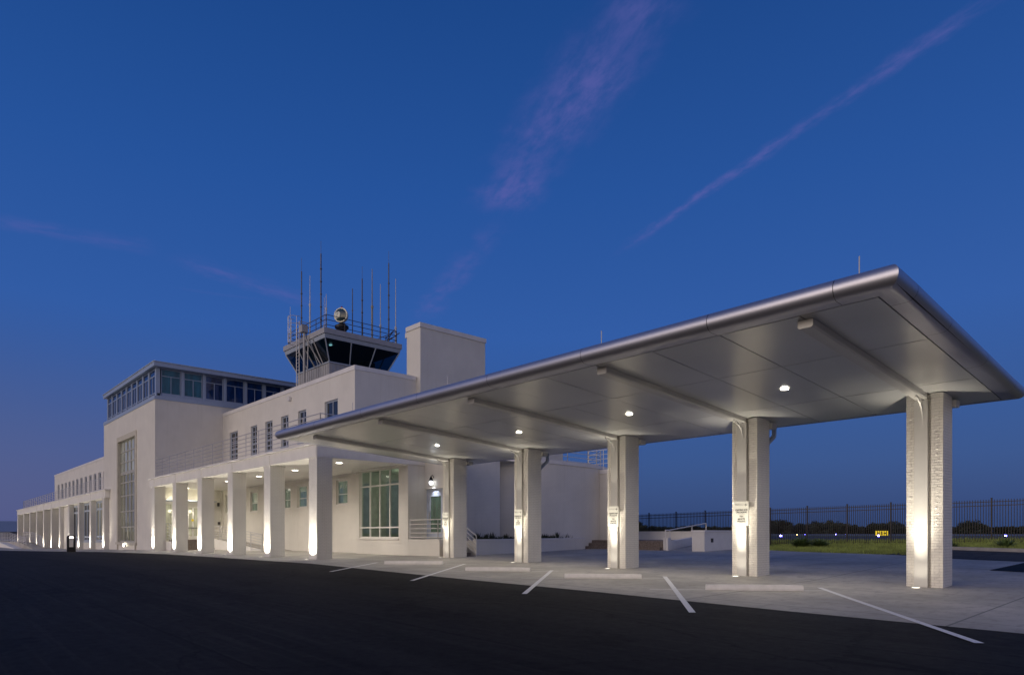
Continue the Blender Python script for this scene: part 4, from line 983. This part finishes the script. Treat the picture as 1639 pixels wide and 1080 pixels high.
for i in range(22):
    t_ = .04+.84*i/21
    if .50 < t_ < .56: continue
    x, y = pline(t_); x -= .42+rnd.uniform(-.06,.08)
    shrub(x, y, .88, rnd.choice([.30,.38,.46,.58]), 90, 'small dark spiky shrub in the planter row before the drum shaped wall', 100+i)
tag(MB().box(-28.6,-28.46,31.2,31.34,1.0,1.2).box(-28.55,-28.51,31.25,31.29,.9,1.0).build('planter_light', M['dark_steel']), 'small post light at the far end of the planter', 'light')
# steps up behind
st = MB()
for i in range(3): st.box(-28.3+.0, -22.62, 32.35+.34*i, 38, .0, .30+.187*(i+1)-.0005*i) if i == 2 else st.box(-28.3, -22.62, 32.35+.34*i, 32.35+.34*(i+1), .0, .30+.187*(i+1))
tag(st.build('stone_steps', M['step']), 'three wide brown steps rising between the planter and the ramp', 'steps')
tag(MB().box(-28.6,-23.0,38.003,38.3,0,1.36).box(-28.6,-22.95,37.96,38.34,1.363,1.43).build('parapet_wall', M['render']), 'low pale parapet wall at the top of the brown steps', 'wall')
rw = thing('ramp_wall', 'low white ramp wall with a square end pier and sloping top', 'wall', (-22.5, 33, 0))
MB().box(-22.62,-22.3,32.72,33.05,0,1.02).build('pier', M['render'], rw)
MB().prismx([(33.053,0),(37.5,0),(37.5,1.25),(33.053,.82)], -22.58, -22.36).build('wall', M['render'], rw)
hr = thing('handrail', 'white pipe handrail climbing the ramp beside the brown steps', 'handrail', (-22.4, 33, .3))
mb = MB(); mb.path([(-22.46,32.72,.3),(-22.46,32.72,1.48),(-22.46,33.1,1.48),(-22.35,36.9,1.92),(-22.35,36.9,.9)], .035); mb.tube((-22.46,33.15,.9),(-22.46,33.15,1.48),.03); mb.tube((-22.4,35.4,.9),(-22.4,35.4,1.75),.03); mb.build('rail', M['rail_white'], hr)
bxw = thing('block_wall', 'thick low white wall with a coping and a small step light', 'wall', (-20.1, 33, 0))
MB().box(-20.5,-19.72,32.4,37.6,0,1.36).build('wall', M['render'], bxw); MB().box(-20.54,-19.68,32.36,37.64,1.363,1.47).build('coping', M['coping'], bxw)
MB().box(-19.717,-19.68,33.05,33.25,.80,1.02).build('step_light', M['dark_steel'], bxw)
mb = MB(); mb.prismx([(32.6,.29),(38,.30),(38,.85)], -22.3, -20.52); kind(mb.build('ramp', M['concrete']), 'structure')
# handrails
def hand(name, label, paths, loc, h_=1.05, nr=5, sp=1.3, mat='steel', r=.02):
    t = thing(name, label, 'handrail', loc); mb = MB()
    for p in paths: railing(mb, p, h_, nr, sp, r, r*1.15, .12)
    mb.build('rail', M[mat], t); return t
hand('handrail', 'grey ramp railing between the columns along the inner wall of the colonnade', [[(-58.5,19.27,zf+.15),(-47.6,19.27,.12)]], (-53,19.27,.4), 1.1, 6, 2.4)
hand('handrail', 'grey end loop of the ramp railing near the fourth colonnade column', [[(-48.9,18.95,.02),(-46.9,18.95,.0)]], (-48,18.95,0), 1.2, 2, 2.)
hand('handrail', 'curved stair railing on the cheek wall of the hall entrance', [[(XT+.6,16.25,.80),(-59.2,16.25,.80),(-57.2,16.25,.1)],[(XT+.6,16.25,.80),(XT+.6,15.75,.1)]], (-60,16.25,.6), 1.3, 6, 1.6)
hand('handrail', 'white railing around the platform of the end door', [[(-30.6,20.55,.97),(-28.05,20.55,.97),(-27.85,20.75,.97)]], (-29.2,20.55,.97), 1.05, 5, 2.4, 'rail_white', .022)
hand('handrail', 'white sloping stair railing right of the end door', [[(-27.9,21.72,.97),(-26.35,21.72,.12)]], (-27,21.72,.1), 1.05, 5, 1.6, 'rail_white', .024)
hand('handrail', 'far left ramp railing in front of the white sloping wall', [[(-150,13.0,.05),(-134,13.0,.05),(-114.5,13.0,-.75)]], (-130,13,0), 1.35, 6, 2.2, 'steel', .035)
hand('handrail', 'ramp railing against the columns of the far left wing', [[(-128,14.2,.1),(-118,14.2,.05),(-107,14.2,-.75)]], (-117,14.2,0), 1.35, 6, 2.2, 'steel', .035)
tag(MB().prism([(-165,-1.6),(-165,-.22),(-134,-.22),(-114.3,-.95),(-114.3,-1.6)], 11.9, 12.9).build('ramp_wall', M['render']), 'white sloping side wall of the far left ramp', 'wall')
mb = MB(); mb.prism([(-160,-1.6),(-160,-.05),(-120,-.05),(-106,-.84),(-106,-1.6)], 12.93, 14.5); kind(mb.build('ramp', M['concrete']), 'structure')
# far left shed
sh = thing('hangar', 'low hangar with a blue metal roof beyond the far left wing', 'building', (-335, 0, -2))
MB().prism([(-322,1.9),(-335,6.2),(-348,1.9)], -70, 60).build('roof', M['shed_roof'], sh)
MB().box(-347,-323,-69,59,-3,1.9).build('wall', M['shed_wall'], sh)
mb = MB()
for i in range(14): mb.box(-322.99,-322.8,-66+i*9,-60+i*9,-2.5,1.4)
mb.build('hangar_door', simple('hangar_door_grey', (.20,.21,.25), .6), sh)
# ------------------------------------------------------------------ fence
F = thing('iron_fence', 'tall black iron picket fence between the forecourt and the airfield', 'fence', (-18, 42.68, .6))
ztop = lambda x: ip(x, [-40,-30.9,-18.6,-8.87,5],[2.72,2.80,2.98,3.11,3.28])
FXS = [-18.6+2.44*i for i in range(-7, 9)]
for x in FXS:
    z = gz(x,42.68); mb = MB(); mb.box(x-.035,x+.035,42.645,42.715,z-.3,ztop(x)+.04); mb.box(x-.045,x+.045,42.635,42.725,ztop(x)+.04,ztop(x)+.07); mb.build('post', M['fence'], F)
for a, b in zip(FXS, FXS[1:]):
    mb = MB(); fa, fb = a+.036, b-.036
    for off in (-.14, -.34, None):
        za, zb_ = (ztop(a)+off, ztop(b)+off) if off is not None else (gz(a,42.68)+.14, gz(b,42.68)+.14)
        mb.hexa([(fa,42.66,za-.018),(fb,42.66,zb_-.018),(fb,42.70,zb_-.018),(fa,42.70,za-.018),(fa,42.66,za+.018),(fb,42.66,zb_+.018),(fb,42.70,zb_+.018),(fa,42.70,za+.018)])
    for k in range(1, 20):
        x = a+(b-a)*k/20; mb.box(x-.014,x+.014,42.666,42.694,gz(x,42.68)+.05,ztop(x)-.02)
    mb.build('fence_panel', M['fence'], F)
# grass
r = random.Random(3); mb = MB()
def blade(x, y, h_, w):
    z = gz(x, y)-.03; a = r.uniform(0, 2*PI); lx, ly = math.cos(a)*h_*r.uniform(.1,.6), math.sin(a)*h_*r.uniform(.1,.6)
    mb.add([(x-w,y,z),(x+w,y,z),(x+lx,y+ly,z+h_)], [(0,1,2)])
for _ in range(26000):
    x = r.uniform(-19.5, 3); y0 = ip(x, *PE) if x < -9.5 else ip(x, *KE)+.4
    y = r.uniform(y0+.05, 43.4)
    if y > y0: blade(x, y, r.choice([.08,.12,.16,.2])*(1.6 if y > 42 else 1), .02)
for _ in range(9000):
    x = r.uniform(-36, 3); y = 42.9+r.random()**1.5*18; blade(x, y, r.uniform(.12,.42), .03)
kind(mb.build('grass', M['grass_blade']), 'stuff')
for i, (x, y, h_, l) in enumerate([(-17.0,38.2,.75,'bushy clump of tall green grass right of the ramp column'),(-16.2,38.8,.6,'second smaller clump of tall grass beside the first by the fence'),(-9.4,37.4,.5,'dark green weed clump at the left end of the kerb'),(-7.4,38.4,.6,'tall weed clump on the grass behind the kerb, beside the last column'),(-5.6,37.2,.8,'straggly weed with long stalks at the right edge behind the kerb')]):
    shrub(x, y, gz(x,y), h_, 420 if i < 2 else 160, l, 300+i, 'bush', 'grass_clump', 'weeds', .62 if i < 2 else .45, None)
# trees beyond the runway
def tree_meshes(seed):
    r = random.Random(seed); tk = MB(); cr = MB()
    tk.tube((0,0,-.5),(0,0,4.5),.45,8,.25)
    for k in range(5): a = k*1.26; tk.tube((0,0,3),(2.4*math.cos(a),2.4*math.sin(a),6.5),.2,6,.08)
    lobes = [(r.uniform(-3.2,3.2), r.uniform(-3,3), r.uniform(4,8.5), r.uniform(1.6,2.8)) for _ in range(9)]+[(0,0,6.5,3.4)]
    for _ in range(1500):
        lx, ly, lz, lr = r.choice(lobes); d = Vector((r.gauss(0,1), r.gauss(0,1), r.gauss(0,1))).normalized()*lr*(r.random()**.35)
        c = Vector((lx,ly,lz))+d; 
        if c.z < 1.0: continue
        a = Vector((r.gauss(0,1), r.gauss(0,1), r.gauss(0,1))).normalized(); b = a.orthogonal().normalized(); s = r.uniform(.2,.5)
        cr.add([c-a*s-b*s*.5, c+a*s-b*s*.5, c+a*s*.6+b*s*.6, c-a*s*.5+b*s*.7], [(0,1,2,3)])
    for _ in range(260):
        c = Vector((r.uniform(-4,4), r.uniform(-3,3), r.uniform(.0,3.2))); a = Vector((r.gauss(0,1), r.gauss(0,1), r.gauss(0,1))).normalized(); b = a.orthogonal().normalized(); s = r.uniform(.4,.9)
        cr.add([c-a*s-b*s*.5, c+a*s-b*s*.5, c+a*s*.6+b*s*.6, c-a*s*.5+b*s*.7], [(0,1,2,3)])
    return tk, cr
protos = []
for s_ in (11, 12, 13, 14):
    t = thing('tree', 'dark bushy tree in the row across the airfield', 'tree', (0,0,0), 'trees across the airfield')
    tk, cr = tree_meshes(s_); tk.build('trunk', M['bark'], t); cr.build('crown', M['tree'], t); protos.append(t)
used = set()
def put_tree(x, y, z, s, rz, k):
    if k not in used: o = protos[k]; o.location = (x,y,z); o.rotation_euler = (0,0,rz); used.add(k)
    else: o = dup(protos[k], (x,y,z), None, rz)
    o.scale = (s*1.35, s*1.35, s); return o
rt = random.Random(21)
# a strip seen between the columns, about 420 m away
c_, s_n = .6763, -.7367
def at(px, depth): X = (px-819.5)/1067*depth; return (.6763*X-.7367*depth, .7365*X+.6766*depth)
px = 965
while px < 1680:
    dep = rt.uniform(400, 450); x, y = at(px, dep)
    hgt = 1.0+.35*math.sin(px*.021)+.25*math.sin(px*.057+1)
    if 1120 < px < 1240: hgt += .25
    if 1390 < px < 1440: hgt += .45
    if px > 1500: hgt *= .75
    put_tree(x, y, .6, max(.5, hgt*rt.uniform(.5,1.0)*.74), rt.uniform(0,6.28), rt.randrange(4)); px += rt.uniform(3.5, 9)
for px in (6, 14, 19, 24, 28, 33):
    x, y = at(px, 420); put_tree(x, y, -2, .75+px*.006, rt.uniform(0,6.28), rt.randrange(4))
# guidance sign and taxiway lights
a0 = Vector(at(1401, 150)); a1 = Vector(at(1421.5, 150)); ac = (a0+a1)/2
gs_ = thing('airfield_sign', 'lit yellow taxiway guidance sign with black arrows out on the airfield', 'sign', (ac.x, ac.y, gz(ac.x, ac.y)))
def sgn(name, mat, parts, d0, d1):
    mb = MB(); ex = (a1-a0).normalized(); en = Vector((ex.y, -ex.x))
    for poly in parts:
        f = [(ac.x+ex.x*u+en.x*d0, ac.y+ex.y*u+en.y*d0, w) for u, w in poly]; b = [(ac.x+ex.x*u+en.x*d1, ac.y+ex.y*u+en.y*d1, w) for u, w in poly]; n = len(poly)
        mb.add(f+b, [tuple(range(n)), tuple(range(2*n-1,n-1,-1))]+[(k,(k+1)%n,n+(k+1)%n,n+k) for k in range(n)])
    return mb.build(name, mat, gs_)
rect = lambda u0,u1,w0,w1: [(u0,w0),(u1,w0),(u1,w1),(u0,w1)]
sgn('housing', M['black'], [rect(-1.5,1.5,.72,1.9), rect(-1.3,-1.2,.5,.72), rect(1.2,1.3,.5,.72)], -.15, .0)
sgn('face', M['air_yellow'], [rect(-1.44,1.44,.78,1.84)], .0, .02)
sgn('arrow', M['black'], [[(-1.02,1.32),(-.72,1.62),(-.72,1.40),(-.42,1.40),(-.42,1.24),(-.72,1.24),(-.72,1.02)], [(1.02,1.32),(.72,1.62),(.72,1.40),(.42,1.40),(.42,1.24),(.72,1.24),(.72,1.02)]], .021, .03)
sgn('letter', M['black'], [rect(-.20,-.08,.98,1.66), rect(-.08,.14,1.56,1.66), rect(-.08,.14,1.27,1.37), rect(-.08,.14,.98,1.08), rect(.14,.24,1.05,1.29), rect(.12,.22,1.36,1.58), rect(1.16,1.22,.86,1.76)], .021, .03)
def taxi(px, dep, zz, label, mat='blue_lens', s=1., e=0):
    x, y = at(px, dep); z = gz(x, y); t = thing('taxiway_light', label, 'light', (x, y, z), 'taxiway edge lights')
    MB().tube((x,y,z-.1),(x,y,zz-.1),.06,8).build('stem', M['orange_lens'] if s > 1.2 and False else simple('light_stem', (.5,.3,.08), .5), t)
    MB().lathe((x,y,zz), [(.001,-.12*s),(.10*s,-.08*s),(.12*s,0),(.08*s,.09*s),(.001,.12*s)], 12).build('lens', M[mat], t)
    return t
taxi(1250,120,.86+.0,'bright blue taxiway light at the left end, near the ramp column', s=1.5)
taxi(1276,150,1.0,'tiny pale orange light between two blue ones on the airfield','orange_lens',.9)
taxi(1289,150,1.0,'small blue light just right of the orange one', s=.7)
taxi(1338,150,1.06,'left one of a pair of faint blue lights in the middle of the fence', s=.6)
taxi(1353,150,1.06,'right one of a pair of faint blue lights in the middle of the fence', s=.6)
taxi(1406,120,.82,'bright blue taxiway light in front of the yellow sign', s=1.5)
taxi(1610,120,.85,'bright blue taxiway light at the right edge of the view', s=1.5)
